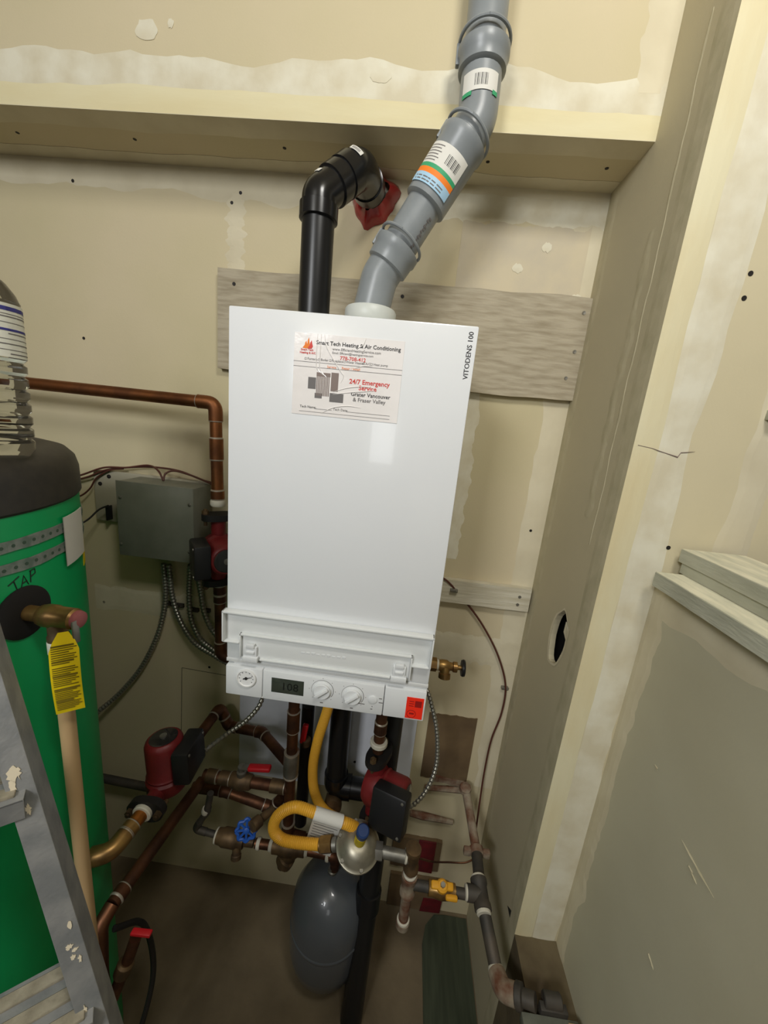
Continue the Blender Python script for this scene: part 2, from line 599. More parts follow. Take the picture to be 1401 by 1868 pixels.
# soffit face: pale bead band along the lower edge, older yellowed strip below it
mud_h(soffit, 'joint_compound', MUD_W, -DS, X0, XR, ZS + 0.035, ZS + 0.092, 0.004, 0.016, 1.0)
mud_h(soffit, 'joint_compound', MUD_YH, -DS, X0, XR, ZS, ZS + 0.046, 0.0, 0.010, 2.0)
mud_v(soffit, 'joint_compound', MUD, -DS, XR - 0.055, XR, ZS + 0.07, ZC, 0.012, 0.0, 3.0)
for (c, rx, rz, sd) in (((-0.4642, -0.1590, 2.3178), 0.022, 0.016, 1), ((-0.4168, -0.1590, 2.3291), 0.006, 0.007, 2), ((-0.0165, -0.1590, 2.2663), 0.02, 0.012, 4)):
    pl = [(c[0] + rx * (1 + 0.3 * noise.noise(Vector((math.cos(a), math.sin(a), sd)))) * math.cos(a), -DS,
           c[2] + rz * (1 + 0.5 * noise.noise(Vector((math.cos(a) * 2, math.sin(a) * 2, sd)))) * math.sin(a)) for a in [2 * PI * i / 22 for i in range(22)]]
    MB().prism(pl, (0, -0.001, 0)).build('plaster_dab', MUD_W, soffit, smooth=False)
# underside strips
for (y0, y1, sd) in ((-DS, -DS + 0.052, 5), (-0.040, 0.0, 6)):
    n = 70
    L = [(X0 + (XR - X0) * i / n, y0 + (wav(i / n * 9, 0.007, 1.3, sd) if y0 > -0.1 else 0), ZS) for i in range(n + 1)]
    R = [(X0 + (XR - X0) * i / n, y1 + (wav(i / n * 9, 0.007, 1.3, sd) if y1 < -0.05 else 0), ZS) for i in range(n + 1)]
    MB().band(L, R, (0, 0, -0.0008)).build('joint_compound', MUD, soffit, smooth=False)
# back wall
mud_h(wall_back, 'joint_compound', MUD, 0.0, X0, XR, 2.130, ZS, 0.020, 0.0, 7.0)
mud_v(wall_back, 'joint_compound', MUD, 0.0, XR - 0.062, XR, 0.55, 2.15, 0.014, 0.0, 8.0)
mud_h(wall_back, 'joint_compound', MUD_W, 0.0, -0.02, XR, 2.115, 2.182, 0.012, 0.004, 9.0)
mud_v(wall_back, 'joint_compound', MUD, 0.0, -0.385, -0.345, 1.95, 2.14, 0.012, 0.012, 10.0)
mud_v(wall_back, 'joint_compound', MUD_W, 0.0, 0.215, 0.275, 1.30, 1.76, 0.010, 0.010, 11.0)
mud_h(wall_back, 'joint_compound', MUD, 0.0, -0.80, -0.36, 1.005, 1.085, 0.008, 0.010, 12.0)
mud_h(wall_back, 'joint_compound', MUD, 0.0, 0.22, XR, 0.985, 1.075, 0.010, 0.008, 13.0)
gp = MB()
a, b = (0.1756, 0.0000, 2.1588), (0.4657, 0.0000, 2.0156)
n = 40
gp.band([(a[0] + (b[0] - a[0]) * i / n + 0.0, 0, 1.975) for i in range(n + 1)],
        [(a[0] + (b[0] - a[0]) * i / n, 0, 2.118 + wav(i / n * 5, 0.010, 1.5, 15)) for i in range(n + 1)], (0, -0.0006, 0))
gp.build('skimmed_patch', mat('skim_lilac', (194, 184, 162), 0.9, col2=(204, 192, 164), scale=12, bump=0.2, bscale=60), wall_back, smooth=False)
for c in ((0.3740, 0.0000, 2.0752), (0.3148, 0.0000, 2.0280), (0.4592, 0.0000, 1.9744)):
    pl = [(c[0] + 0.012 * (1 + 0.5 * noise.noise(Vector((math.cos(a), math.sin(a), c[0] * 9)))) * math.cos(a), -0.0006,
           c[2] + 0.010 * (1 + 0.6 * noise.noise(Vector((math.cos(a) * 2, math.sin(a) * 2, c[0] * 5)))) * math.sin(a)) for a in [2 * PI * i / 18 for i in range(18)]]
    MB().prism(pl, (0, -0.0008, 0)).build('plaster_dab', MUD_W, wall_back, smooth=False)
# right alcove wall and its outside corner
mud_x(wall_right, 'joint_compound', MUD_S, XR, YR, YR + 0.048, 0.0, ZC, 0.0, 0.008, 20.0)
mud_x(wall_right, 'joint_compound', MUD_S, XR, -0.045, 0.0, 0.0, ZS, 0.008, 0.0, 21.0)
mud_x(wall_right, 'joint_compound', MUD_S, XR, -0.232, -0.208, 1.50, 2.02, 0.012, 0.014, 22.0)
mud_x(wall_right, 'joint_compound', MUD_S, XR, -0.258, -0.252, 1.45, 2.30, 0.006, 0.006, 23.0)
# return wall: yellowed bead strip, white feathered strip, then paper
mud_v(wall_return, 'joint_compound', MUD_Y, YR, XR, XR + 0.042, 0.49, ZC, 0.0, 0.006, 25.0)
mud_v(wall_return, 'joint_compound', MUD_W, YR, XR + 0.040, XR + 0.100, 0.49, ZC, 0.005, 0.014, 26.0)
mud_v(wall_return, 'joint_compound', MUD, YR, XP + 0.085, XP + 0.135, 1.42, ZC, 0.010, 0.012, 27.0)
mud_v(wall_return, 'joint_compound', MUD_W, YR, XP + 0.22, XP + 0.31, 1.42, ZC, 0.012, 0.012, 28.0)
cr = [(0.4993, -0.3252, 1.6526), (0.5236, -0.3252, 1.6495), (0.5449, -0.3252, 1.6443), (0.5678, -0.3252, 1.6392), (0.5712, -0.3252, 1.6470), (0.5934, -0.3252, 1.6512)]
MB().tube([Vector(p) for p in cr], [0.0005, 0.0006, 0.0007, 0.0014, 0.0010, 0.0002], 6).build('crack', INK_P, wall_return, smooth=False)
tr = [Vector((0.4925, -0.2614, 0.4787)), Vector((0.4925, -0.2920, 0.5075)), Vector((0.4925, -0.3144, 0.4983)), Vector((0.4925, -0.2903, 0.4785))]
MB().prism(tr, (-0.0006, 0, 0)).build('torn_slit', DARK, wall_right, smooth=False)
# half wall: inside corner strip with ragged edge
mud_x(wall_half, 'joint_compound', MUD, XP, YR - 0.040, YR, 0.49, 1.415, 0.014, 0.0, 30.0)
n = 60
MB().band([(XP, YR - 1.2 * i / n, 1.36 + wav(i / n * 9, 0.012, 1.3, 31)) for i in range(n + 1)],
          [(XP, YR - 1.2 * i / n, 1.415) for i in range(n + 1)], (-0.0006, 0, 0), 0.012).build('joint_compound', MUD, wall_half, smooth=False)
for (p, q) in (((0.5900, -0.4411, 1.1265), (0.5900, -0.4506, 1.1219)), ((0.5900, -0.5253, 1.0780), (0.5900, -0.5925, 1.0686)), ((0.5900, -0.5510, 1.0611), (0.5900, -0.5663, 1.0507)), ((0.5900, -0.5388, 0.8563), (0.5900, -0.5544, 0.8469))):
    p, q = Vector(p), Vector(q)
    d = (q - p)
    pts = [p + d * t / 6 + Vector((0, wav(t, 0.006, 1.1, p.y * 9), 0)) for t in range(7)]
    MB().tube([Vector((XP - 0.0001, v.y, v.z)) for v in pts], [0.0004, 0.0012, 0.0018, 0.0012, 0.002, 0.001, 0.0003], 5).build('scuff', MUD_S, wall_half, smooth=False)

# black screw heads left in the boards
for p in ((-0.7733, 0.0000, 2.1437), (-0.3538, 0.0000, 2.1425), (-0.3750, 0.0000, 2.1209), (-0.7754, 0.0000, 1.7870), (0.4585, 0.0000, 1.4053), (-0.7735, 0.0000, 1.0272), (-0.4381, 0.0000, 0.8490), (0.0477, -0.0080, 0.5820)):
    MB().lathe(Vector(p) + Vector((0, 0.001, 0)), (0, -1, 0), [(0.0038, 0), (0.0038, 0.0018), (0.0012, 0.0016)], 12).build('screw', SCREW, wall_back)
for p in ((-0.8260, -0.0784, 2.1900), (-0.5534, -0.0804, 2.1900), (-0.2215, -0.0816, 2.1900), (0.2059, -0.0780, 2.1900), (0.4443, -0.0802, 2.1900)):
    MB().lathe(Vector(p) + Vector((0, 0, 0.001)), (0, 0, -1), [(0.0038, 0), (0.0038, 0.0018), (0.0012, 0.0016)], 12).build('screw', SCREW, soffit)
for p in ((0.6019, -0.3242, 1.9236), (0.6025, -0.3242, 1.8891), (0.5942, -0.3242, 1.4797)):
    MB().lathe(Vector(p) + Vector((0, 0.001, 0)), (0, -1, 0), [(0.0038, 0), (0.0038, 0.0018), (0.0012, 0.0016)], 12).build('screw', SCREW, wall_return)
# hairline joints between the lower wall boards
for (p, q) in (((-0.5281, 0.0000, 0.8332), (-0.5409, 0.0000, 0.4443)), ((-0.5281, 0.0000, 0.8332), (-0.3846, 0.0000, 0.8277))):
    MB().tube([Vector(p), Vector(q)], 0.0009, 5).build('board_joint', INK, wall_back)

# ================================================================== boards on the wall
def board(name, lo, hi, m, label, cat, screws, wob=0.0):
    t = thing(name, label, cat, ((lo[0] + hi[0]) / 2, hi[1], lo[2]))
    n = 24
    b = MB()
    top = [(lo[0] + (hi[0] - lo[0]) * i / n, hi[1], hi[2] + wav(i, wob, 0.5, 40)) for i in range(n + 1)]
    bot = [(lo[0] + (hi[0] - lo[0]) * i / n, hi[1], lo[2] + wav(i, wob, 0.5, 43)) for i in range(n + 1)]
    b.band(bot, top, (0, lo[1] - hi[1], 0))
    b.build('plank', m, t, smooth=False)
    for p in screws:
        MB().lathe(Vector(p) + Vector((0, 0.0005, 0)), (0, -1, 0), [(0.0042, 0), (0.0042, 0.0018), (0.001, 0.0014)], 12).build('screw', SCREW if p[0] < 0.3 else STEEL, t)
    return t


board('plywood_board', (-0.400, -0.020, 1.742), (XR - 0.001, -0.001, 1.973), PLY, 'wide weathered grey plywood board screwed to the wall behind the boiler top', 'board',
      ((0.4771, -0.0200, 1.9396), (0.4735, -0.0200, 1.8545), (0.4652, -0.0200, 1.7943), (-0.3585, -0.0200, 1.9403), (0.0538, -0.0200, 1.9429)), 0.003)
board('wood_batten', (0.06, -0.020, 1.178), (0.486, -0.001, 1.245), PINE, 'narrow pale painted wooden batten on the wall right of the boiler', 'batten',
      ((0.4566, -0.0200, 1.2205), (0.4547, -0.0200, 1.1972)), 0.001)

# ================================================================== boiler
BF = -0.37
ZB, ZT = 1.087, 1.806
boiler = thing('boiler', 'white wall-hung gas boiler with glossy front and open control flap', 'boiler', (0, -0.18, ZB))
bm_ = MB()
bm_.box((-0.198, BF + 0.012, ZB + 0.03), (0.198, -0.022, ZT - 0.002), 0.004)
bm_.build('casing', BODY_SIDE, boiler)
front = MB().box((-0.2, BF, 1.168), (0.2, BF + 0.030, ZT), 0.003).build('front_panel', ENAMEL, boiler)
# lettering, reading upwards along the right edge
text('VITODENS 100', 0.0108, (0.1925, BF - 0.0002, 1.7265), (0, 0, 1), (-1, 0, 0), INK, 'model_lettering', boiler, bold=0.0001)
# service sticker
st = MB()
sx0, sx1, sz0, sz1 = -0.0895, 0.088, 1.648, 1.7745
n = 10
st.box((sx0, BF - 0.0007, sz0), (sx1, BF - 0.0001, sz1))
sticker = st.build('service_sticker', PAPER_L, boiler, smooth=False)
sticker['label'] = 'crinkled glossy service sticker with flame logo and printed text'
ys = BF - 0.0010
XD, ZD = (1, 0, 0), (0, 0, 1)


def stext(s, size, x, z, m, nm='printed_line', bold=0.0):
    return text(s, size, (x, ys, z), XD, ZD, m, nm, sticker, 0.0002, bold=bold)


stext('Smart Tech Heating & Air Conditioning', 0.0085, -0.054, 1.7590, INK, bold=0.00012)
stext('www.EfficientHeatingService.com', 0.0058, -0.027, 1.7520, INK_G)
stext('Email: Efficient@heatingservice.com', 0.0046, -0.027, 1.7468, INK_G)
stext('778-708-412', 0.0082, -0.014, 1.7385, INK_R, bold=0.0001)
stext('Furnace', 0.0052, -0.067, 1.7345, INK_G)
stext('Boiler', 0.0052, -0.045, 1.7345, INK_G)
stext('Fireplace', 0.0052, -0.027, 1.7345, INK_G)
stext('Water Heater', 0.0052, -0.004, 1.7345, INK_G)
stext('A/C', 0.0052, 0.028, 1.7345, INK_G)
stext('Heat pump', 0.0052, 0.041, 1.7345, INK_G)
stext('Service', 0.0052, -0.034, 1.7245, INK_O)
stext('Repair / Install', 0.0052, -0.010, 1.7245, INK_O)
stext('24/7 Emergency', 0.0102, 0.004, 1.7040, INK_R, bold=0.0002)
stext('Service', 0.0102, 0.020, 1.6950, INK_R, bold=0.0002)
stext('Grater Vancouver', 0.0088, 0.008, 1.6850, INK, bold=0.0001)
stext('& Fraser Valley', 0.0088, 0.012, 1.6765, INK_G, bold=0.0001)
stext('Tech Name:', 0.0056, -0.076, 1.6590, INK)
stext('Tech Date:', 0.0056, -0.020, 1.6590, INK_G)
stext('Smart Tech', 0.0044, -0.0785, 1.7480, INK_R, bold=0.0001)
stext('Heating & A/C', 0.0044, -0.0800, 1.7435, INK_R, bold=0.0001)
ru = MB()
for (x0, x1, z) in ((sx0, sx1, 1.7310), (sx0, sx1, 1.7235), (-0.051, -0.022, 1.6585), (0.002, 0.075, 1.6585), (-0.077, 0.075, 1.6530)):
    ru.box((x0, ys - 0.0001, z), (x1, ys + 0.0002, z + 0.0005))
for x in (-0.0715, -0.049, -0.031, -0.0075, 0.024, 0.0365):
    for (a0, b0, a1, b1) in ((0, 0, 0.003, 0.0004), (0, 0.0028, 0.003, 0.0032), (0, 0, 0.0004, 0.0032), (0.0026, 0, 0.003, 0.0032)):
        ru.box((x + a0, ys - 0.0001, 1.7345 + b0), (x + a1, ys + 0.0002, 1.7345 + b1))
ru.build('printed_rule', INK_G, sticker, smooth=False)
for k, (dx, hh, mm) in enumerate(((-0.004, 0.011, INK_O), (0.0, 0.016, INK_O), (0.0045, 0.012, INK_R))):
    x, z = -0.068 + dx, 1.7520
    fl = [(x - 0.004, z), (x + 0.002, z - 0.001), (x + 0.0045, z + 0.003), (x + 0.003, z + hh * 0.6), (x + 0.002, z + hh), (x, z + hh * 0.7), (x - 0.0005, z + hh * 0.4)]
    MB().prism([(a, ys + 0.0001, b) for a, b in fl], (0, -0.0002 - 0.0001 * k, 0)).build('flame_logo', mm, sticker, smooth=False)
pr = MB()
for i in range(9):
    pr.box((-0.050 + i * 0.0025, ys - 0.0001, 1.680), (-0.0485 + i * 0.0025, ys + 0.0001, 1.7105))
pr.box((-0.026, ys, 1.6890), (-0.014, ys + 0.0002, 1.7180)).box((-0.0505, ys, 1.7105), (-0.0275, ys + 0.0002, 1.7165))
pr.build('printed_furnace', INK_P, sticker, smooth=False)
MB().box((-0.064, ys, 1.690), (-0.051, ys + 0.0002, 1.708)).box((-0.052, ys, 1.676), (-0.040, ys + 0.0003, 1.684)).box(
    (-0.027, ys, 1.672), (-0.004, ys + 0.0003, 1.686)).build('printed_blower', INK_G, sticker, smooth=False)

CREASE = mat('film_crease', (240, 236, 232), 0.1, coat=1.0)
for cpts in (((-0.052, 1.7745), (-0.0525, 1.740), (-0.0500, 1.722), (-0.038, 1.712)), ((-0.046, 1.7745), (-0.0465, 1.745), (-0.0455, 1.722), (-0.034, 1.710)),
             ((-0.041, 1.7745), (-0.036, 1.755), (-0.012, 1.722), (-0.006, 1.714), (-0.010, 1.703)), ((-0.022, 1.688), (0.004, 1.697), (0.030, 1.701), (0.046, 1.699)),
             ((-0.022, 1.684), (0.008, 1.690), (0.034, 1.694), (0.048, 1.696)), ((-0.040, 1.652), (-0.020, 1.663), (0.004, 1.668), (0.026, 1.667)),
             ((0.010, 1.727), (0.024, 1.732), (0.040, 1.733)), ((0.026, 1.7745), (0.022, 1.764), (0.012, 1.757))):
    pts = spline([(x, BF - 0.0011, z) for x, z in cpts], 6)
    MB().tube(pts, [0.0006 * math.sin(PI * (i + 0.4) / len(pts)) + 0.0001 for i in range(len(pts))], 6).build('film_crease', CREASE, sticker)

# base strip and control panel
MB().box((-0.2, BF - 0.001, 1.160), (0.2, BF + 0.03, 1.1675), 0.001).box((-0.186, BF + 0.003, 1.150), (0.199, BF + 0.03, 1.161)).build('panel_gap', BODY_SIDE, boiler)
cp = MB()
PF = BF - 0.006
for (x0, x1) in ((-0.199, -0.1245), (-0.1235, 0.1175), (0.1185, 0.199)):
    cp.box((x0, PF, 1.089), (x1, BF + 0.05, 1.1545), 0.0025)
panel = cp.build('control_panel', PLASTIC_W, boiler)
MB().box((-0.197, BF + 0.002, 1.090), (0.197, -0.10, 1.12)).build('underside_tray', BLACK_P, boiler)
gc = Vector((-0.1560, -0.3760, 1.1324))
g = MB().lathe(gc, (0, -1, 0), [(0.0195, 0), (0.0195, 0.004), (0.017, 0.0045), (0.0165, 0.0025), (0.001, 0.0025)], 32).build('pressure_gauge', GAUGE, panel)
nd = MB()
dd = Vector((0.95, 0, 0.30)).normalized()
nd.tube([gc + Vector((0, -0.0032, 0)) - dd * 0.006, gc + Vector((0, -0.0032, 0)) + dd * 0.0125], [0.0013, 0.0004], 6)
nd.cyl(gc + Vector((0, -0.002, 0)), gc + Vector((0, -0.0040, 0)), 0.003)
for k in range(9):
    a = math.radians(215 - k * 31)
    q = Vector((math.cos(a), 0, math.sin(a)))
    nd.tube([gc + Vector((0, -0.0026, 0)) + q * 0.0125, gc + Vector((0, -0.0026, 0)) + q * 0.0148], 0.0006, 5)
nd.build('gauge_needle', INK, panel)
lcd = MB().box((-0.1055, PF - 0.0006, 1.1085), (-0.0405, PF + 0.004, 1.1410), 0.0005).build('display', LCD, panel)
text('108', 0.024, (-0.0865, PF - 0.0008, 1.1165), XD, ZD, SEG, 'display_digits', panel, 0.0002)


def knob(cx, cz):
    b = MB().lathe((cx, PF, cz), (0, -1, 0), [(0.0185, -0.001), (0.0185, 0.0015), (0.0165, 0.002), (0.0165, 0.006), (0.0155, 0.007), (0.001, 0.007)], 36)
    d = Vector((0.76, 0, 0.65))
    b.obox(Vector((cx, PF - 0.009, cz)), d, (0, 1, 0), d.cross(Vector((0, 1, 0))), 0.030, 0.008, 0.0062, 0.0012)
    b.build('knob', PLASTIC_W, panel)
    s = MB()
    for k in range(26):
        a0 = math.radians(200 - k * 9)
        a1 = math.radians(200 - (k + 1) * 9)
        w = 0.0004 + 0.0008 * k / 26
        s.add([(cx + r * math.cos(a), PF - 0.0003, cz + r * math.sin(a)) for a, r in ((a0, 0.0215), (a0, 0.0215 + w), (a1, 0.0215 + w), (a1, 0.0215))], [(0, 1, 2, 3)])
    for k in range(7):
        a = math.radians(225 - k * 45)
        s.box((cx + 0.026 * math.cos(a) - 0.0006, PF - 0.0003, cz + 0.026 * math.sin(a) - 0.0006), (cx + 0.026 * math.cos(a) + 0.0006, PF, cz + 0.026 * math.sin(a) + 0.0006))
    s.box((cx - 0.003, PF - 0.0003, cz - 0.0295), (cx + 0.003, PF, cz - 0.0275))
    s.build('dial_marks', INK_G, panel, smooth=False)


k1, k2, k3 = (-0.0035, -0.3760, 1.1280), (0.0565, -0.3760, 1.1252), (0.0967, -0.3760, 1.1230)
knob(k1[0], k1[2])
knob(k2[0], k2[2])
MB().lathe((k3[0], PF, k3[2]), (0, -1, 0), [(0.0085, -0.001), (0.0085, 0.0018), (0.007, 0.0024), (0.001, 0.0026)], 24).build('reset_button', PLASTIC_W, panel)
mk = MB()
for (dx, dz, w) in ((0.015, 0.004, 0.006), (0.016, -0.005, 0.008), (0.0, -0.016, 0.002), (-0.001, -0.022, 0.004), (-0.021, -0.013, 0.012)):
    mk.box((k3[0] + dx - w / 2, PF - 0.0003, k3[2] + dz - 0.0008), (k3[0] + dx + w / 2, PF, k3[2] + dz + 0.0008))
mk.build('button_marks', INK_G, panel, smooth=False)
rs = (0.1788, -0.3760, 1.1166)
red = MB().box((rs[0] - 0.0165, PF - 0.0006, rs[2] - 0.0235), (rs[0] + 0.0165, PF, rs[2] + 0.0235)).build('red_sticker', RED_STICK, panel, smooth=False)
rk = MB()
c0 = Vector((rs[0] - 0.005, PF - 0.0008, rs[2] - 0.013))
ring = [c0 + Vector((0.0085 * math.cos(2 * PI * i / 20), 0, 0.0085 * math.sin(2 * PI * i / 20))) for i in range(21)]
rk.tube(ring, 0.0005, 5, cap=False)
rk.box((rs[0] + 0.000, PF - 0.0009, rs[2] + 0.003), (rs[0] + 0.013, PF - 0.0005, rs[2] + 0.017))
for k in range(3):
    rk.box((rs[0] - 0.011, PF - 0.0009, rs[2] + 0.004 + k * 0.005), (rs[0] - 0.002, PF - 0.0005, rs[2] + 0.0055 + k * 0.005))
rk.box((c0.x - 0.004, PF - 0.0009, c0.z - 0.001), (c0.x + 0.005, PF - 0.0005, c0.z + 0.0025))
rk.build('sticker_print', mat('dark_red_print', (150, 20, 14), 0.6), panel, smooth=False)

# open flap: a shallow moulded tray standing against the front
FY = BF - 0.003
fl = MB()
fl.box((-0.2025, FY, 1.210), (0.198, FY + 0.0026, 1.273), 0.0008)
fl.box((-0.167, FY - 0.001, 1.172), (0.160, FY + 0.0026, 1.228), 0.0008)
fl.box((-0.2025, FY - 0.013, 1.2715), (0.198, FY + 0.0026, 1.2755), 0.001)
fl.box((-0.2025, FY - 0.013, 1.212), (-0.1995, FY + 0.0026, 1.2755), 0.0008)
fl.box((0.195, FY - 0.013, 1.212), (0.198, FY + 0.0026, 1.2755), 0.0008)
fl.box((-0.2025, FY - 0.010, 1.209), (-0.170, FY + 0.0026, 1.212), 0.0008)
fl.box((0.163, FY - 0.010, 1.209), (0.198, FY + 0.0026, 1.212), 0.0008)
fl.box((-0.170, FY - 0.008, 1.226), (0.163, FY, 1.2295), 0.0008)
fl.box((-0.170, FY - 0.008, 1.178), (-0.167, FY, 1.2295), 0.0008)
fl.box((0.160, FY - 0.008, 1.178), (0.163, FY, 1.2295), 0.0008)
fl.box((-0.130, FY - 0.007, 1.176), (0.125, FY, 1.1795), 0.0008)
flap = fl.build('control_flap', PLASTIC_CLR, boiler)
for cx in (-0.148, 0.141):
    h = MB()
    h.box((cx - 0.012, FY - 0.007, 1.180), (cx + 0.012, FY, 1.204), 0.0012)
    h.box((cx - 0.015, FY - 0.010, 1.172), (cx + 0.015, FY, 1.183), 0.0012)
    h.box((cx - 0.008, FY - 0.010, 1.190), (cx + 0.008, FY - 0.005, 1.195), 0.0008)
    h.box((cx - 0.008, FY - 0.010, 1.202), (cx + 0.008, FY - 0.003, 1.210), 0.0008)
    h.build('hinge_clip', PLASTIC_W, flap)
em = MB()
for k in range(9):
    em.box((-0.050 + k * 0.010, FY - 0.0016, 1.2015), (-0.043 + k * 0.010, FY - 0.0008, 1.2045 + 0.001 * (k % 3)), 0.0003)
em.build('embossed_mark', PLASTIC_W, flap)
# flue spigot on top
fc = Vector((0.006, -0.20, ZT))
MB().lathe(fc - Vector((0, 0, 0.004)), (0, 0, 1), [(0.052, 0), (0.052, 0.022), (0.049, 0.026), (0.049, 0.032)], 36).build('flue_spigot', CREAM, boiler)
MB().lathe(fc + Vector((-0.062, -0.01, -0.004)), (0, 0, 1), [(0.020, 0), (0.020, 0.012), (0.014, 0.017), (0.002, 0.018)], 20).build('test_port_cap', CREAM, boiler)
MB().lathe(fc + Vector((-0.015, -0.055, -0.004)), (0, 0, 1), [(0.017, 0), (0.017, 0.012), (0.012, 0.016), (0.002, 0.017)], 20).build('test_port_cap', CREAM, boiler)

# ================================================================== grey flue pipe
flue = thing('flue_pipe', 'grey plastic flue pipe rising from the boiler with clipped couplings and barcode labels', 'pipe', fc + Vector((0, 0, 0.030)))
FYY = -0.20
p0 = fc + Vector((0, 0, 0.028))
p1 = Vector((0.0168, -0.2000, 1.8915)); p1.x = p0.x + 0.003
pA = Vector((0.0175, -0.2000, 1.9176))
pB = Vector((0.1661, -0.2000, 2.1776))
pC = Vector((0.1612, -0.2000, 2.3244))
pB2 = pB
FR = 0.0345
MB().lathe(p0, (0, 0, 1), [(0.0495, 0), (0.0505, 0.002), (0.0505, 0.022), (0.048, 0.026), (0.037, 0.027)], 36).build('adapter_collar', ADAPT, flue)
d1 = (pB - pA).normalized()
e1 = pA.lerp(pB, 0.19)
MB().tube(fillet([p0 + Vector((0, 0, 0.02)), pA, e1], 0.05, 8), FR + 0.001, 28).build('elbow', CPVC, flue)
s1 = pA.lerp(pB, 0.86)
MB().cyl(e1 - d1 * 0.01, s1, FR - 0.001, n=32).build('pipe', CPVC, flue)


def coupling(c, d, w, nm='coupling'):
    """socket with a raised clip ring at its mouth; c = mouth centre, d = axis towards the mouth"""
    d = Vector(d).normalized()
    MB().lathe(c, d, [(FR, -w), (FR + 0.006, -w + 0.004), (FR + 0.007, -0.014), (FR + 0.0095, -0.010), (FR + 0.0095, 0.002), (FR + 0.007, 0.004), (FR, 0.004)], 36).build(nm, CPVC, flue)
    u = Vector((0, -1, 0)) - d * Vector((0, -1, 0)).dot(d)
    u.normalize()
    w_ = d.cross(u)
    rg = []
    tilt = 0.16
    for k in range(41):
        a = 2 * PI * k / 40
        rg.append(c + d * (0.012 + 0.006 * math.cos(a)) + (FR + 0.008) * (math.cos(a) * u + math.sin(a) * w_))
    rb = MB()
    rb.tube(rg, 0.0028, 8, cap=False)
    lug = c - w_ * (FR + 0.009) - d * 0.004
    rb.obox(lug, d, w_, u, 0.030, 0.006, 0.010, 0.0015)
    rb.build('clip_ring', CPVC, flue)


coupling(e1 + d1 * 0.004, d1, 0.040)
coupling(s1 + d1 * 0.004, d1, 0.118)
d2 = (pC - pB2).normalized()
e2 = pB2.lerp(pC, 0.66) - d2 * 0.03
MB().tube(fillet([s1 - d1 * 0.004, pB, e2], 0.06, 8), FR, 28).build('elbow', CPVC, flue)
coupling(e2 + d2 * 0.030, d2, 0.032)
MB().cyl(e2 + d2 * 0.01, pC + d2 * 0.50, FR - 0.001, n=32).build('pipe', CPVC, flue)
lab_f = Vector((-0.05, -1, -0.1))


def barcode(parent, a, d, r, f, t, ang, nm):
    b = MB()
    for k in range(11):
        w = (1.2, 0.7, 1.8)[k % 3]
        b.patch(a, d, r + 0.0006, f, t, t + 0.016, ang + k * 3.4, ang + k * 3.4 + w, 2, 0.0003)
    b.build(nm, INK, parent, smooth=False)


def labelpatch(nm, m, a, d, r, t0, t1, a0, a1, th=0.0006):
    return MB().patch(a, d, r, lab_f, t0, t1, a0, a1, 14, th).build(nm, m, flue)


# label on the sloping pipe
L0 = s1 - d1 * 0.094
lw = labelpatch('product_label', PAPER_W, L0, d1, FR + 0.0073, 0.026, 0.062, -62, 52)
barcode(lw, L0, d1, FR + 0.0073, lab_f, 0.034, 2, 'barcode')
labelpatch('green_label_band', INK_GR, L0, d1, FR + 0.0073, 0.019, 0.026, -62, 52)
labelpatch('orange_label_band', INK_O, L0, d1, FR + 0.0073, 0.010, 0.019, -62, 52)
labelpatch('blue_label_band', INK_LB, L0, d1, FR + 0.0073, -0.006, 0.010, -62, 52)
tl = MB()
for k in range(6):
    tl.patch(L0, d1, FR + 0.0079, lab_f, 0.030 + k * 0.005, 0.0315 + k * 0.005, -58, -22 + 5 * (k % 2), 4, 0.0002)
for k in range(2):
    tl.patch(L0, d1, FR + 0.0079, lab_f, -0.003 + k * 0.005, -0.001 + k * 0.005, -50, 30, 6, 0.0002)
tl.build('label_small_print', INK_G, flue, smooth=False)
# label on the upper fitting
U0 = e2 - d2 * 0.046
lw = labelpatch('product_label', PAPER_W, U0, d2, FR + 0.0006, 0.002, 0.030, -55, 50)
barcode(lw, U0, d2, FR + 0.0006, lab_f, 0.008, -18, 'barcode')
labelpatch('green_label_band', INK_GR, U0, d2, FR + 0.0008, -0.004, 0.002, -55, -25)
labelpatch('green_label_band', INK_GR, U0, d2, FR + 0.0008, -0.002, 0.004, 34, 52)
# printed marking on the lower pipe
mk = MB()
for k in range(12):
    mk.patch(e1, d1, FR - 0.0008, lab_f, 0.012 + k * 0.005, 0.0155 + k * 0.005, 44 + (k % 2) * 3, 52 + (k % 3) * 3, 2, 0.0003)
mk.build('printed_marking', INK_G, flue, smooth=False)

# ================================================================== black vent pipe
VY = -0.215
vp = [Vector((-0.1039, -0.2150, 1.8387)), Vector((-0.1012, -0.2150, 2.0109))]
vx = vp[0].x
vent = thing('vent_pipe', 'black plastic vent pipe bending from the boiler top into the wall', 'pipe', (vx, VY, ZT))
z1 = vp[1].z
VR = 0.0302
MB().cyl((vx, VY, ZT + 0.0005), (vx, VY, z1), VR, n=32).build('pipe', ABS, vent)
MB().lathe((vx, VY, z1 - 0.012), (0, 0, 1), [(VR, 0), (VR + 0.0055, 0.002), (VR + 0.0055, 0.026), (VR + 0.002, 0.028)], 32).build('socket', ABS_F, vent)
q1 = Vector((vx, VY, z1 + 0.030))
q2 = Vector((-0.0458, -0.1550, 2.1207)) + Vector((0, 0, 0.004))
q3 = Vector((-0.0355, 0.0000, 2.1465))
dq = (q2 - q1).normalized()
MB().tube(fillet([(vx, VY, z1 + 0.012), q1, q1 + dq * 0.055], 0.03, 8), VR + 0.002, 28).build('elbow', ABS_F, vent)
MB().lathe(q1 + dq * 0.034, dq, [(VR, 0), (VR + 0.0055, 0.002), (VR + 0.0055, 0.026), (VR, 0.028)], 32).build('socket', ABS_F, vent)
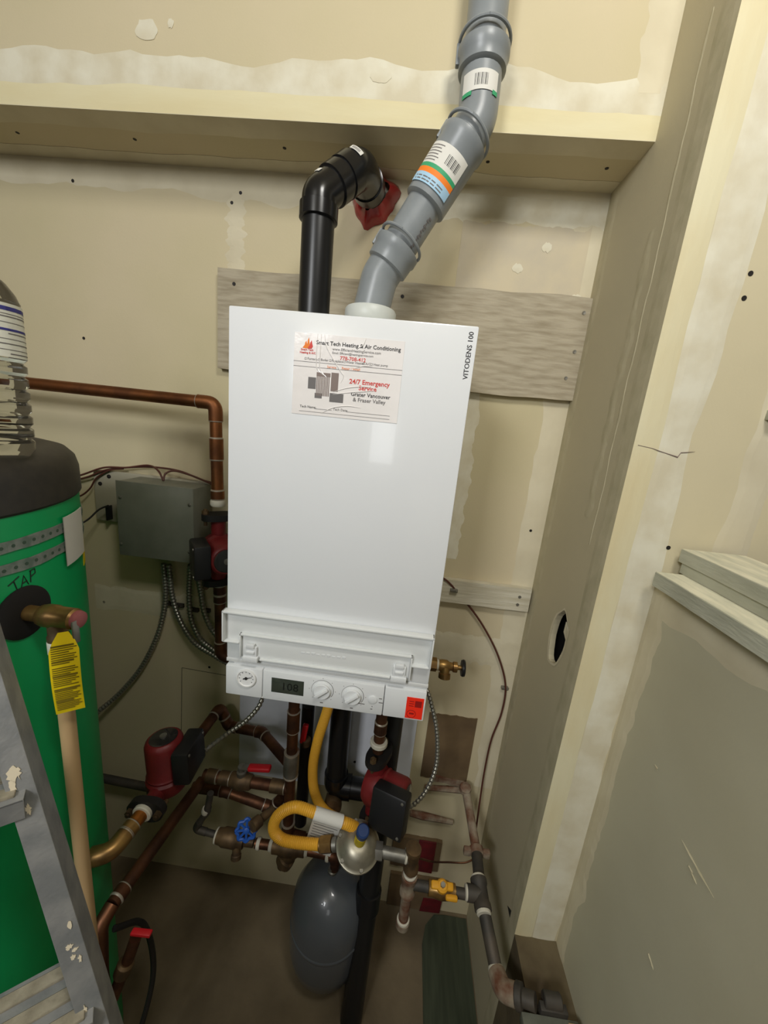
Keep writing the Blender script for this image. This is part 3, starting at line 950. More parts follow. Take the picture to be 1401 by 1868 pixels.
MB().lathe(q1 + dq * 0.066, dq, [(VR, 0), (VR + 0.0060, 0.002), (VR + 0.0060, 0.028), (VR, 0.030)], 32).build('socket', ABS_F, vent)
d3 = (q3 - q2).normalized()
MB().tube(fillet([q1 + dq * 0.06, q2, q3 - d3 * 0.055], 0.055, 12), VR + 0.0035, 32).build('elbow', ABS_F, vent)
MB().lathe(q3 - d3 * 0.095, d3, [(VR, 0), (VR + 0.006, 0.002), (VR + 0.006, 0.035), (VR, 0.037)], 32).build('socket', ABS_F, vent)
MB().cyl(q3 - d3 * 0.07, q3 + d3 * 0.010, VR, n=28).build('pipe', ABS, vent)
a_ = q1 + dq * 0.100
lb = MB().patch(a_, dq, VR + 0.0042, (0.1, -1, 0.35), 0.0, 0.010, -22, 22, 8).build('paper_label', PAPER_W, vent)
bb = MB()
for k in range(8):
    bb.patch(a_, dq, VR + 0.005, (0.1, -1, 0.35), 0.002, 0.0075, -15 + k * 3.6, -13.4 + k * 3.6, 2, 0.0002)
bb.build('barcode', INK_G, vent, smooth=False)
MB().patch(q1, dq, VR + 0.0026, (-0.3, -1, 0.2), 0.012, 0.022, -28, -6, 6).build('paper_label', PAPER_W, vent)
# red sealant around the wall opening
sl = MB()
n = 44
rng = []
for i in range(n):
    a = 2 * PI * i / n
    k = 1 + 0.16 * noise.noise(Vector((2 * math.cos(a), 2 * math.sin(a), 3)))
    tail = 0.016 * math.exp(-((a - 4.5) / 0.22) ** 2) + 0.012 * math.exp(-((a - 0.35) / 0.35) ** 2)
    rng.append((math.cos(a), math.sin(a), 0.050 * k + tail))
rows = []
for (f, h) in ((0.62, -0.036), (0.80, -0.024), (0.96, -0.010), (1.0, -0.0005)):
    rows.append([(q3.x + c * r * f, h + 0.006 * noise.noise(Vector((c * 3, s * 3, f * 4))) * (f < 0.99), q3.z + s * r * f) for c, s, r in rng])
vs = [v for r in rows for v in r]
fs = [(i * n + k, i * n + (k + 1) % n, (i + 1) * n + (k + 1) % n, (i + 1) * n + k) for i in range(3) for k in range(n)]
tag(sl.add(vs, fs).build('fire_sealant', SEAL), 'ragged glossy red sealant where the black vent enters the wall', 'sealant')

# ================================================================== pipe runs
def run(name, label, cat, pts, r, m, fit=None, bend=0.030, solder=True, group=None, couple=(), fr=1.14, loc=None, n=18):
    """a rigid pipe run: each straight length is a pipe, each corner an elbow fitting with solder beads"""
    pts = [Vector(p) for p in pts]
    t = thing(name, label, cat, loc or pts[0], group)
    fit = fit or m
    cut = [0.0] * len(pts)
    for i in range(1, len(pts) - 1):
        d1, d2 = (pts[i - 1] - pts[i]).normalized(), (pts[i + 1] - pts[i]).normalized()
        ang = d1.angle(d2)
        cut[i] = min(bend / math.tan(ang / 2) + 0.012, (pts[i] - pts[i - 1]).length * 0.48, (pts[i] - pts[i + 1]).length * 0.48)
    for i in range(len(pts) - 1):
        d = (pts[i + 1] - pts[i]).normalized()
        MB().cyl(pts[i] + d * max(cut[i] - 0.012, 0), pts[i + 1] - d * max(cut[i + 1] - 0.012, 0), r, n=n).build('pipe', m, t)
    for i in range(1, len(pts) - 1):
        d1, d2 = (pts[i - 1] - pts[i]).normalized(), (pts[i + 1] - pts[i]).normalized()
        e = MB().tube(fillet([pts[i] + d1 * cut[i], pts[i], pts[i] + d2 * cut[i]], bend, 8), r * fr, n).build('elbow', fit, t)
        if solder:
            for d in (d1, d2):
                MB().lathe(pts[i] + d * (cut[i] - 0.001), d, [(r * fr + 0.0004, 0), (r * fr + 0.0002, 0.0016), (r, 0.003)], n).build('solder_bead', SOLDER, e)
    for (i, f, L) in couple:
        d = (pts[i + 1] - pts[i]).normalized()
        c = pts[i].lerp(pts[i + 1], f)
        k = MB().lathe(c - d * L / 2, d, [(r, 0), (r * fr, 0.001), (r * fr, L - 0.001), (r, L)], n).build('coupling', fit, t)
        if solder:
            for s in (-1, 1):
                MB().lathe(c + d * s * L / 2, d * s, [(r * fr + 0.0003, -0.001), (r * fr + 0.0002, 0.001), (r, 0.003)], n).build('solder_bead', SOLDER, k)
    return t


def ring(parent, c, d, r, w, m, name='thread_tape', n=18):
    d = Vector(d).normalized()
    return MB().lathe(Vector(c) - d * w / 2, d, [(r * 0.9, 0), (r, w * 0.2), (r, w * 0.8), (r * 0.9, w)], n).build(name, m, parent)


# upper left copper line, down to the pump behind the boiler
ca, cb, cc = Vector((-1.0, -0.10, 1.658)), Vector((-0.364, -0.10, 1.654)), Vector((-0.358, -0.10, 1.405))
cp1 = run('copper_pipe', 'brown copper pipe running level along the wall and turning down beside the boiler', 'pipe', [ca, cb, cc], 0.0143, COPPER, bend=0.032, couple=((1, 0.44, 0.052), (1, 0.90, 0.022)))
ring(cp1, cc + Vector((0, 0, 0.004)), (0, 0, 1), 0.0185, 0.016, PTFE, 'white_ring')


def pump(label, c, ax, mo, gap, box_side, group=None, cap_m=NAMEPLATE, boxoff=0.0, s=1.0, motor_len=0.085):
    """circulator: volute on a pipe axis, two oval flanges with bolts, motor can, terminal box"""
    c, ax, mo = Vector(c), Vector(ax).normalized(), Vector(mo).normalized()
    sd = ax.cross(mo).normalized()
    t = thing('circulator_pump', label, 'pump', c - ax * gap / 2, group or 'red circulator pumps')
    v = MB()
    v.cyl(c - ax * (gap / 2 - 0.012), c + ax * (gap / 2 - 0.012), 0.019 * s, n=18)
    v.lathe(c - mo * 0.026 * s, mo, [(0.020 * s, 0), (0.040 * s, 0.006 * s), (0.047 * s, 0.018 * s), (0.047 * s, 0.040 * s), (0.042 * s, 0.046 * s)], 28)
    v.build('volute', RED_CAST, t)
    for k in (-1, 1):
        f = MB()
        fc_ = c + ax * k * (gap / 2 - 0.007)
        prof = []
        for i in range(28):
            a = 2 * PI * i / 28
            rr = 0.026 + 0.017 * abs(math.cos(a)) ** 2.2
            prof.append(fc_ + rr * s * (math.cos(a) * sd + math.sin(a) * mo) - ax * 0.008)
        f.prism(prof, ax * 0.016)
        fl_ = f.build('flange', BLACK_I, t)
        for q in (-1, 1):
            b = MB()
            bc = fc_ + sd * q * 0.033 * s
            b.hexnut(bc + ax * k * 0.006, bc + ax * k * 0.017, 0.0085)
            b.cyl(bc - ax * k * 0.022, bc + ax * k * 0.021, 0.0045, n=10)
            b.build('flange_bolt', BRASS_D, fl_)
    mt = MB()
    b0 = c + mo * 0.020 * s
    L = motor_len
    mt.lathe(b0, mo, [(0.043 * s, 0), (0.045 * s, 0.006), (0.042 * s, 0.010), (0.042 * s, L - 0.012), (0.039 * s, L - 0.004), (0.034 * s, L)], 30)
    mt.build('motor_housing', RED_CAST, t)
    e = b0 + mo * L
    MB().lathe(e - mo * 0.002, mo, [(0.031 * s, 0), (0.031 * s, 0.003), (0.027 * s, 0.004), (0.001, 0.004)], 28).build('nameplate', cap_m, t)
    MB().lathe(e, mo, [(0.008 * s, 0.0), (0.008 * s, 0.006), (0.001, 0.0065)], 14).build('vent_plug', STEEL, t)
    bs = Vector(box_side).normalized()
    bs = (bs - mo * bs.dot(mo)).normalized()
    ot = mo.cross(bs)
    bc = b0 + mo * (L * 0.50 + boxoff) + bs * 0.056 * s
    MB().obox(bc, bs, ot, mo, 0.040 * s, 0.090 * s, 0.082 * s, 0.006).build('terminal_box', BLACK_P, t)
    for q in (-1, 1):
        MB().lathe(bc + bs * 0.019 * s + ot * 0.036 * s * q + mo * 0.032 * s, bs, [(0.0035, 0), (0.0035, 0.0025), (0.001, 0.003)], 10).build('cover_screw', STEEL, t)
    return t


pump('dark red circulator pump half hidden behind the boiler left side', (-0.356, -0.10, 1.285), (0, 0, 1), (0.62, -0.78, 0), 0.19, (-0.7, -0.7, 0), s=0.95, motor_len=0.075)
cp2 = run('copper_pipe', 'dark copper pipe below the half hidden pump, curving behind the boiler', 'pipe',
          [(-0.353, -0.10, 1.188), (-0.350, -0.10, 0.972), (-0.24, -0.10, 0.955), (-0.20, -0.11, 1.10)], 0.0143, COPPER_D, bend=0.036, couple=((0, 0.08, 0.024), (0, 0.20, 0.02)))

# ================================================================== control box, cables and conduits
eb = thing('control_box', 'grey steel control box with four cover screws mounted on the wall left of boiler', 'electrical box', (-0.524, 0.0, 1.235))
MB().box((-0.627, -0.100, 1.238), (-0.424, -0.0125, 1.436), 0.0012).build('enclosure', BOXGREY, eb)
MB().box((-0.629, -0.1025, 1.236), (-0.422, -0.0995, 1.438), 0.0010).build('cover', BOXGREY, eb)
for p in ((-0.6185, -0.1025, 1.3944), (-0.4315, -0.1025, 1.3955), (-0.6232, -0.1025, 1.2669), (-0.4338, -0.1025, 1.2675)):
    MB().lathe(p, (0, -1, 0), [(0.0045, -0.001), (0.0045, 0.0015), (0.002, 0.0028), (0.0005, 0.003)], 12).build('cover_screw', STEEL, eb)
pl0, pl1 = Vector((-0.7682, -0.0120, 1.4163)), Vector((-0.7745, -0.0120, 1.2934))
MB().box((pl0.x, -0.0125, pl1.z), (-0.43, -0.001, 1.442), 0.004).build('mounting_plate', BOXPLATE, eb)
MB().box(Vector((-0.7197, -0.0350, 1.3023)), Vector((-0.7156, -0.0125, 1.3444)), 0.002).build('cable_clamp', BLACK_P, eb)
for p in ((-0.7476, -0.0125, 1.4029), (-0.7199, -0.0125, 1.4263)):
    MB().lathe(p, (0, -1, 0), [(0.0055, -0.001), (0.0055, 0.002), (0.002, 0.003)], 12).build('plate_screw', SCREW, eb)


def cable(pts, r, m, label, group=None, name='cable', cat='cable', k=10):
    return tag(MB().tube(spline(pts, k), r, 8).build(name, m), label, cat, group)


G = 'brown control cables above the grey box'
cable([(-0.8436, -0.0200, 1.4060), (-0.7931, -0.0200, 1.4240), (-0.7265, -0.0200, 1.4512), (-0.6622, -0.0200, 1.4581), (-0.5983, -0.0200, 1.4709), (-0.5565, -0.0400, 1.4640), (-0.5353, -0.0500, 1.4393)], 0.0026, CABLE_BR, 'brown cable arching from the green tank down into the grey box lid', G)
cable([(-0.8484, -0.0160, 1.3955), (-0.7809, -0.0160, 1.4186), (-0.7222, -0.0160, 1.4451), (-0.6332, -0.0160, 1.4623), (-0.5697, -0.0160, 1.4675), (-0.5044, -0.0200, 1.4643), (-0.4423, -0.0200, 1.4468), (-0.3880, -0.0200, 1.4390)], 0.0026, CABLE_BR, 'long brown cable running along the wall past the grey box to the copper pipe', G)
cable([(-0.5319, -0.0550, 1.4404), (-0.5318, -0.0450, 1.4583), (-0.5167, -0.0300, 1.4657), (-0.4787, -0.0240, 1.4585), (-0.4324, -0.0240, 1.4454), (-0.3937, -0.0240, 1.4314)], 0.0026, CABLE_BR, 'brown cable leaving the grey box lid towards the copper pipe', G)
cable([(-0.8229, -0.0300, 1.3532), (-0.7935, -0.0250, 1.3667), (-0.7716, -0.0200, 1.3888), (-0.7531, -0.0180, 1.4188), (-0.7125, -0.0180, 1.4448), (-0.6720, -0.0180, 1.4538)], 0.0024, CABLE_BR, 'brown cable drooping below the others beside the pale mounting plate', G)
cable([(-0.7042, -0.0400, 1.3498), (-0.7256, -0.0500, 1.3369), (-0.7421, -0.0700, 1.3115), (-0.7638, -0.1000, 1.2905)], 0.0024, CABLE_BK, 'thin black cable from the plate clamp towards the strapped green tank')


def conduit(pts, label, group=None, r=0.0085, m=CONDUIT):
    return tag(corrugated(spline(pts, 12), r, 0.0105, 0.0022, 10).build('flexible_conduit', m), label, 'conduit', group)


CG = 'flexible metal conduits under the grey box'
conduit([(-0.5503, -0.0400, 1.1970), (-0.5532, -0.0300, 1.1124), (-0.5676, -0.0200, 1.0346), (-0.5954, -0.0200, 0.9385), (-0.6539, -0.0200, 0.8200), (-0.7243, -0.0300, 0.7245), (-0.7756, -0.0500, 0.6715), (-0.8174, -0.0700, 0.6165)],
        'flexible metal conduit sweeping down to the left behind the green tank', CG)
conduit([(-0.5341, -0.0400, 1.1957), (-0.5355, -0.0250, 1.0862), (-0.5120, -0.0250, 1.0088), (-0.4674, -0.0300, 0.9503), (-0.3970, -0.0500, 0.9312), (-0.3370, -0.0700, 0.9227)], 'flexible metal conduit, second from left, curving right towards boiler base', CG)
conduit([(-0.4706, -0.0400, 1.2038), (-0.4847, -0.0250, 1.1019), (-0.4794, -0.0250, 1.0225), (-0.4484, -0.0300, 0.9642), (-0.3936, -0.0500, 0.9463), (-0.3371, -0.0700, 0.9408)], 'flexible metal conduit, third from left, curving right towards boiler base', CG)
conduit([(-0.4545, -0.0400, 1.2026), (-0.4512, -0.0220, 1.1138), (-0.4418, -0.0220, 1.0532), (-0.4175, -0.0300, 1.0088), (-0.3769, -0.0500, 0.9868), (-0.3374, -0.0700, 0.9801)], 'flexible metal conduit nearest the half hidden pump, tucked behind copper', CG)
for p, lb in (((-0.5534, -0.0040, 1.0539), 'leftmost small steel strap pinning conduits below the grey box'), ((-0.5258, -0.0040, 1.0522), 'second steel strap from the left below the grey box'), ((-0.4794, -0.0040, 1.0441), 'third steel strap from the left below the grey box'), ((-0.4433, -0.0040, 1.0473), 'rightmost steel strap, nearest the half hidden pump')):
    p = Vector(p)
    b = MB().box(p + Vector((-0.012, -0.006, -0.006)), p + Vector((0.012, 0.003, 0.006)), 0.001)
    b.sphere(p + Vector((0.006, -0.006, 0)), 0.003, 8, 6)
    tag(b.build('conduit_strap', STEEL_D), lb, 'strap', 'conduit straps below the grey box')
conduit([(-0.1862, -0.2000, 0.9469), (-0.1971, -0.2100, 0.9144), (-0.2278, -0.2200, 0.8753), (-0.2658, -0.2300, 0.8449), (-0.2942, -0.2550, 0.8276), (-0.3056, -0.2700, 0.8209)], 'flexible metal conduit from the boiler underside to the black-boxed red pump on the left', None, 0.0065)
conduit([(0.2226, -0.1300, 0.9875), (0.2416, -0.1400, 0.9482), (0.2673, -0.1500, 0.8673), (0.2774, -0.1600, 0.7733), (0.2604, -0.1800, 0.7146), (0.2305, -0.2000, 0.6816), (0.2040, -0.2100, 0.6741)], 'flexible metal conduit looping at the right from boiler to the right red pump', None, 0.0065)
cable([(0.2291, -0.0220, 1.2546), (0.2584, -0.0220, 1.2389), (0.3126, -0.0120, 1.1854), (0.3724, -0.0100, 1.1177), (0.4302, -0.0100, 1.0295), (0.4680, -0.0100, 0.9350), (0.4717, -0.0120, 0.8425), (0.4559, -0.0150, 0.7445), (0.4519, -0.0200, 0.6368), (0.4513, -0.0300, 0.5532), (0.4470, -0.0600, 0.4498)],
      0.0028, CABLE_BR, 'thin brown cable curving down the corner right of the boiler')
for p, lb in (((0.2765, -0.0210, 1.2180), 'small metal clip holding the brown cable on the pale batten'), ((0.4686, -0.0020, 0.9233), 'small metal clip holding the brown cable in the wall corner')):
    p = Vector(p)
    tag(MB().box(p + Vector((-0.010, -0.010, -0.004)), p + Vector((0.010, 0.001, 0.004)), 0.001).sphere(p + Vector((0.006, -0.010, 0)), 0.003, 8, 6).build('cable_clip', STEEL), lb, 'clip')

# ================================================================== green tank
TX, TY, TRr = -0.705, -0.54, 0.28
tank = thing('water_tank', 'tall green hot water tank with black lid at the left edge', 'tank', (TX, TY, 0))
MB().lathe((TX, TY, 0.0), (0, 0, 1), [(0.262, 0), (TRr, 0.02), (TRr, 1.474), (0.27, 1.480)], 72).build('jacket', GREEN, tank)
MB().lathe((TX, TY, 1.470), (0, 0, 1), [(0.281, 0), (0.284, 0.004), (0.283, 0.045), (0.278, 0.064), (0.266, 0.077), (0.248, 0.082), (0.226, 0.081), (0.214, 0.075), (0.205, 0.073), (0.001, 0.073)], 72).build('lid', LID, tank)


def hoop(z, w, name, m, amp, seed, a0, a1):
    n = 60
    L, R = [], []
    b = MB()
    for i in range(n + 1):
        a = math.radians(a0 + (a1 - a0) * i / n)
        q = Vector((math.cos(a), math.sin(a), 0))
        L.append(Vector((TX, TY, z + wav(i * 0.4, amp, 1.0, seed))) + q * (TRr + 0.0005))
        R.append(Vector((TX, TY, z + w + wav(i * 0.4, amp, 1.0, seed + 3))) + q * (TRr + 0.0005))
    vs, fs = [], []
    for i in range(n + 1):
        q = (L[i] - Vector((TX, TY, L[i].z))).normalized() * 0.0012
        vs += [L[i], R[i], R[i] + q, L[i] + q]
    for i in range(n):
        for k in range(4):
            k2 = (k + 1) % 4
            fs.append((4 * i + k, 4 * i + k2, 4 * i + 4 + k2, 4 * i + 4 + k))
    st_ = b.add(vs, fs).build(name, m, tank)
    d = MB()
    for i in range(0, n, 1):
        a = math.radians(a0 + (a1 - a0) * (i + 0.5) / n)
        q = Vector((math.cos(a), math.sin(a), 0))
        c = Vector((TX, TY, z + w / 2)) + q * (TRr + 0.0016)
        d.cyl(c, c + q * 0.0006, 0.0026, n=8)
    d.build('strap_hole', mat('strap_hole_dark', (70, 92, 78), 0.8), st_)
    return st_


hoop(1.420, 0.017, 'perforated_strap', TAPE_G, 0.002, 50, -120, 70)
hoop(1.388, 0.016, 'perforated_strap', TAPE_G, 0.002, 55, -120, 70)
# paper document pouch held by the straps
pc = math.atan2((-0.4511, -0.4219, 1.4109)[1] - TY, (-0.4511, -0.4219, 1.4109)[0] - TX)
pg = MB()
vs, fs = [], []
for i in range(7):
    a = pc + (i - 3) * 0.045
    q = Vector((math.cos(a), math.sin(a), 0))
    for z in (1.362, 1.446):
        vs.append(Vector((TX, TY, z)) + q * (TRr + 0.0035))
        vs.append(Vector((TX, TY, z)) + q * (TRr + 0.0045))
for i in range(6):
    o_ = i * 4
    fs += [(o_, o_ + 4, o_ + 6, o_ + 2), (o_ + 1, o_ + 3, o_ + 7, o_ + 5), (o_ + 2, o_ + 6, o_ + 7, o_ + 3), (o_, o_ + 1, o_ + 5, o_ + 4)]
tag(pg.add(vs, fs).build('document_pouch', PAPER_W), 'folded white paper tucked under the straps of the green tank', 'paper')
ya = pc + 0.20
q = Vector((math.cos(ya), math.sin(ya), 0))
MB().patch((TX, TY, 1.33), (0, 0, 1), TRr, q, 0.0, 0.045, -2, 4).build('yellow_sticker', TAG_Y, tank)
# handwritten mark
gk = Vector((-0.4250, -0.5408, 1.3226))
hw = MB()


def stroke(pts):
    P = []
    for (y, z) in pts:
        y, z = y * 0.72 + 0.004, z * 0.72 + 0.012
        a = math.atan2(gk.y - TY + y, gk.x - TX)
        P.append(Vector((TX + math.cos(a) * (TRr + 0.0004), TY + math.sin(a) * (TRr + 0.0004), gk.z + z)))
    hw.tube(P, 0.0007, 6)


stroke([(-0.030, 0.052), (-0.008, 0.064)])
stroke([(-0.019, 0.058), (-0.014, 0.036)])
stroke([(-0.007, 0.036), (0.001, 0.062), (0.009, 0.040)])
stroke([(-0.004, 0.046), (0.007, 0.049)])
stroke([(0.014, 0.042), (0.016, 0.066)])
stroke([(0.014, 0.066), (0.026, 0.068), (0.026, 0.058), (0.016, 0.054)])
hw.build('marker_writing', INK, tank)
gn = Vector((1, 0, 0))
MB().lathe(gk - gn * 0.006, gn, [(0.040, 0), (0.040, 0.008), (0.034, 0.012), (0.014, 0.012)], 32).build('foam_gasket', RUBBER, tank)
# relief valve: stub, tee body, red cap, lever
rv = thing('relief_valve', 'brass temperature relief valve sticking out of the green tank', 'valve', gk)
nx = gk + Vector((0.0, 0, 0))
MB().lathe(gk - gn * 0.004, gn, [(0.0115, 0), (0.0115, 0.030), (0.015, 0.032), (0.017, 0.040), (0.017, 0.052), (0.0155, 0.056), (0.0155, 0.082), (0.012, 0.086)], 24).build('body', BRASS, rv)
tx = gk.x + 0.050
MB().lathe((tx, gk.y, gk.z - 0.004), (0, 0, -1), [(0.0125, 0), (0.0125, 0.024), (0.014, 0.026), (0.014, 0.036)], 20).build('outlet', BRASS_D, rv)
MB().lathe(gk + gn * 0.080, gn, [(0.013, 0), (0.0135, 0.003), (0.012, 0.008), (0.008, 0.010), (0.001, 0.0105)], 20).build('end_cap', PINKC, rv)
MB().obox(gk + Vector((0.088, -0.010, -0.014)), (1, 0, 0.1), (0, 1, 0), (0, 0, 1), 0.003, 0.011, 0.036, 0.001).build('test_lever', STEEL, rv)
# hanging tag
tg = MB()
ta, tb = Vector((gk.x + 0.092, gk.y - 0.006, gk.z - 0.004)), None
vs, fs = [], []
W_ = 0.034
ud = Vector((0.80, 0.60, 0)).normalized()
n = 10
for i in range(n + 1):
    z = gk.z - 0.010 - 0.132 * i / n
    bow = 0.010 * math.sin(PI * i / n)
    w0 = W_ * (0.35 + 0.65 * min(1, i / 1.6))
    c = Vector((gk.x + 0.078, gk.y - 0.020, z)) + Vector((0.6, -0.8, 0)) * bow
    vs += [c - ud * w0 / 2, c + ud * w0 / 2, c + ud * w0 / 2 + Vector((-0.0003, 0.0005, 0)), c - ud * w0 / 2 + Vector((-0.0003, 0.0005, 0))]
for i in range(n):
    for k in range(4):
        k2 = (k + 1) % 4
        fs.append((4 * i + k, 4 * i + k2, 4 * i + 4 + k2, 4 * i + 4 + k))
tagt = thing('warning_tag', 'yellow printed warning tag hanging from the relief valve', 'tag', (gk.x + 0.086, gk.y - 0.02, gk.z - 0.14))
tg.add(vs, fs).build('card', TAG_Y, tagt)
pt = MB()
nn = Vector((0.6, -0.8, 0))
for i in range(34):
    f = 0.14 + 0.82 * i / 34
    z = gk.z - 0.010 - 0.132 * f
    bow = 0.010 * math.sin(PI * f) + 0.0006
    c = Vector((gk.x + 0.078, gk.y - 0.020, z)) + nn * bow
    if i in (9, 20):
        continue
    w = (0.026, 0.029, 0.025, 0.020, 0.028)[i % 5]
    x0 = -0.0145
    pt.obox(c + ud * (x0 + w / 2), ud, (0, 0, 1), ud.cross(Vector((0, 0, 1))), w, 0.0013 if i % 7 else 0.0026, 0.0003)
pt.build('tag_print', mat('tag_print_ink', (120, 104, 24), 0.6), tagt, smooth=False)
# discharge pipe
dp = thing('discharge_pipe', 'beige plastic discharge pipe dropping straight down from the relief valve', 'pipe', (tx, gk.y, 0.30))
MB().cyl((tx, gk.y, gk.z - 0.050), (tx, gk.y, 0.30), 0.0111, n=20).build('pipe', CPVC_B, dp)
MB().lathe((tx, gk.y, gk.z - 0.035), (0, 0, -1), [(0.0135, 0), (0.0145, 0.004), (0.0145, 0.022), (0.012, 0.026)], 20).build('threaded_adapter', CREAM, dp)

# ================================================================== water bottle on the lid
bx_, by_ = -0.517, -0.514
bz = 1.5432
bot = thing('water_bottle', 'large clear ribbed plastic water bottle standing on the black tank lid', 'bottle', (bx_, by_, bz))
BR = 0.074
prof = [(0.030, 0.003), (0.055, 0.0), (0.066, 0.003), (0.0735, 0.014)]
z = 0.014
for k in range(7):
    prof += [(BR, z + 0.002), (BR, z + 0.011), (BR - 0.0035, z + 0.014), (BR - 0.0035, z + 0.0155)]
    z += 0.0175
prof += [(BR, z + 0.002), (BR - 0.001, z + 0.004), (BR - 0.001, 0.208), (BR, 0.211), (BR - 0.004, 0.222), (0.062, 0.236), (0.046, 0.252), (0.030, 0.268), (0.020, 0.280), (0.019, 0.296)]
inner = [(max(r - 0.0012, 0.001), h + (0.0012 if i < 3 else 0)) for i, (r, h) in enumerate(prof)]
n = 48


def shell(b, o, prof, n, rot):
    o = Vector(o)
    sq = 4.5
    vs, fs = [], []
    for (r, h) in prof:
        e = sq if h < 0.225 else 2.0 + (sq - 2.0) * max(0, (0.27 - h) / 0.045)
        for k in range(n):
            a = 2 * PI * k / n
            c, s = math.cos(a), math.sin(a)
            q = 1.0 / (abs(c) ** e + abs(s) ** e) ** (1.0 / e)
            a2 = a + rot
            vs.append(o + Vector((r * q * math.cos(a2), r * q * math.sin(a2), h)))
    for i in range(len(prof) - 1):
        for k in range(n):
            k2 = (k + 1) % n
            fs.append((i * n + k, i * n + k2, (i + 1) * n + k2, (i + 1) * n + k))
    return vs, fs


BROT = math.radians(-38)
b = MB()
v1, f1 = shell(b, (bx_, by_, bz), prof, n, BROT)
b.add(v1, f1)
b.F.append(tuple(range(n - 1, -1, -1)))
b.F.append(tuple((len(prof) - 1) * n + k for k in range(n)))
b.build('bottle_body', PET, bot)
MB().lathe((bx_, by_, bz + 0.290), (0, 0, 1), [(0.021, 0), (0.021, 0.018), (0.018, 0.020), (0.001, 0.020)], 24).build('cap', PLASTIC_W, bot)
lp_ = [(BR - 0.0004, 0.142), (BR - 0.0004, 0.206)]
b = MB()
vo, fo = shell(b, (bx_, by_, bz), [(BR + 0.0004, 0.140), (BR + 0.0009, 0.140), (BR + 0.0009, 0.207), (BR + 0.0004, 0.207)], n, BROT)
b.add(vo, fo)
lab = b.build('bottle_label', BOTLABEL, bot)


def label_bar(h0, h1, k0, k1, m, nm):
    b = MB()
    vs, fs = shell(b, (bx_, by_, bz), [(BR + 0.0012, h0), (BR + 0.0012, h1)], n, BROT)
    keep = [f for f in fs if k0 <= (f[0] % n) < k1]
    b.add(vs, keep)
    b.build(nm, m, lab, smooth=False)


label_bar(0.198, 0.203, 0, n, INK_B, 'label_band')
label_bar(0.173, 0.176, 0, n, INK_B, 'label_band')
for i, h in enumerate((0.1935, 0.190, 0.183, 0.169, 0.1625, 0.156, 0.149, 0.1435)):
    label_bar(h, h + 0.0008 + 0.0005 * (i % 2), 2 + (i * 5) % 4, n - 3 - (i * 7) % 5, INK_G, 'label_text_line')

# ================================================================== stepladder
ld = thing('stepladder', 'dusty aluminium stepladder with plaster splashes leaning in from the lower left', 'ladder', (-0.1, -0.85, 0.0))
LU = Vector((0.79, 0.61, 0)).normalized()        # along a tread, towards the right rail
LV = Vector((-0.61, 0.79, 0)).normalized()       # up-slope direction of the climb side
A1 = Vector((-0.1708, -0.7182, 0.895))            # outer face of right rail, low in view
A2 = Vector((-0.3041, -0.6639, 1.255))
rd = (A2 - A1).normalized()
fr0 = A1 - rd * (A1.z / rd.z)
fr1 = A1 + rd * ((1.62 - A1.z) / rd.z)
fn = rd.cross(LU).normalized()                    # depth direction of the rail web
if fn.y > 0:
    fn = -fn                                      # fn points to the climber
LW = 0.42                                         # inside width


def channel(b, a, c, out, dep, wid, web, t=0.002, lip=0.006):
    """C-section rail: web (width wid along dep) on the outer side, flanges towards the inside"""
    d = (c - a).normalized()
    L = (c - a).length
    m_ = (a + c) / 2
    b.obox(m_, d, out, dep, L, t, wid, 0.0005, 1)
    for s in (-1, 1):
        b.obox(m_ - out * web / 2 + dep * s * (wid / 2 - t / 2), d, out, dep, L, web, t, 0.0005, 1)
    return b


out = (LU - rd * LU.dot(rd)).normalized()
fd = rd.cross(out).normalized()
if fd.y > 0:
    fd = -fd
for k, s in ((0, 1), (1, -1)):
    off = -out * (LW * k)
    channel(MB(), fr0 + off, fr1 + off, out * s, fd, 0.050, 0.023).build('front_rail', ALU_L, ld)
for (zz, uu, w, h) in ((1.218, -0.012, 0.0055, 0.009), (1.207, -0.016, 0.0030, 0.008), (1.176, -0.010, 0.0022, 0.006), (1.040, -0.006, 0.0020, 0.004), (1.018, -0.012, 0.0030, 0.0025),
                       (1.012, -0.008, 0.0026, 0.0020), (1.006, -0.011, 0.0022, 0.0030), (1.000, -0.006, 0.0016, 0.0040), (0.945, -0.014, 0.0012, 0.006), (0.930, -0.020, 0.0016, 0.003)):
    c = fr0 + rd * (zz / rd.z) + out * uu + fd * 0.0252
    pts = [c + out * (w * (1 + 0.9 * noise.noise(Vector((math.cos(a) * 2.5, math.sin(a) * 2.5, zz * 90)))) * math.cos(a)) + rd * (h * (1 + 0.9 * noise.noise(Vector((math.cos(a) * 2.5, math.sin(a) * 2.5, zz * 50)))) * math.sin(a)) for a in [2 * PI * i / 20 for i in range(20)]]
    MB().prism(pts, fd * 0.0007).build('plaster_splash', PAINT_S, ld, smooth=False)
HD = Vector((0, 0, 1)).cross(LU).normalized()     # horizontal, along the tread depth
if HD.y > 0:
    HD = -HD
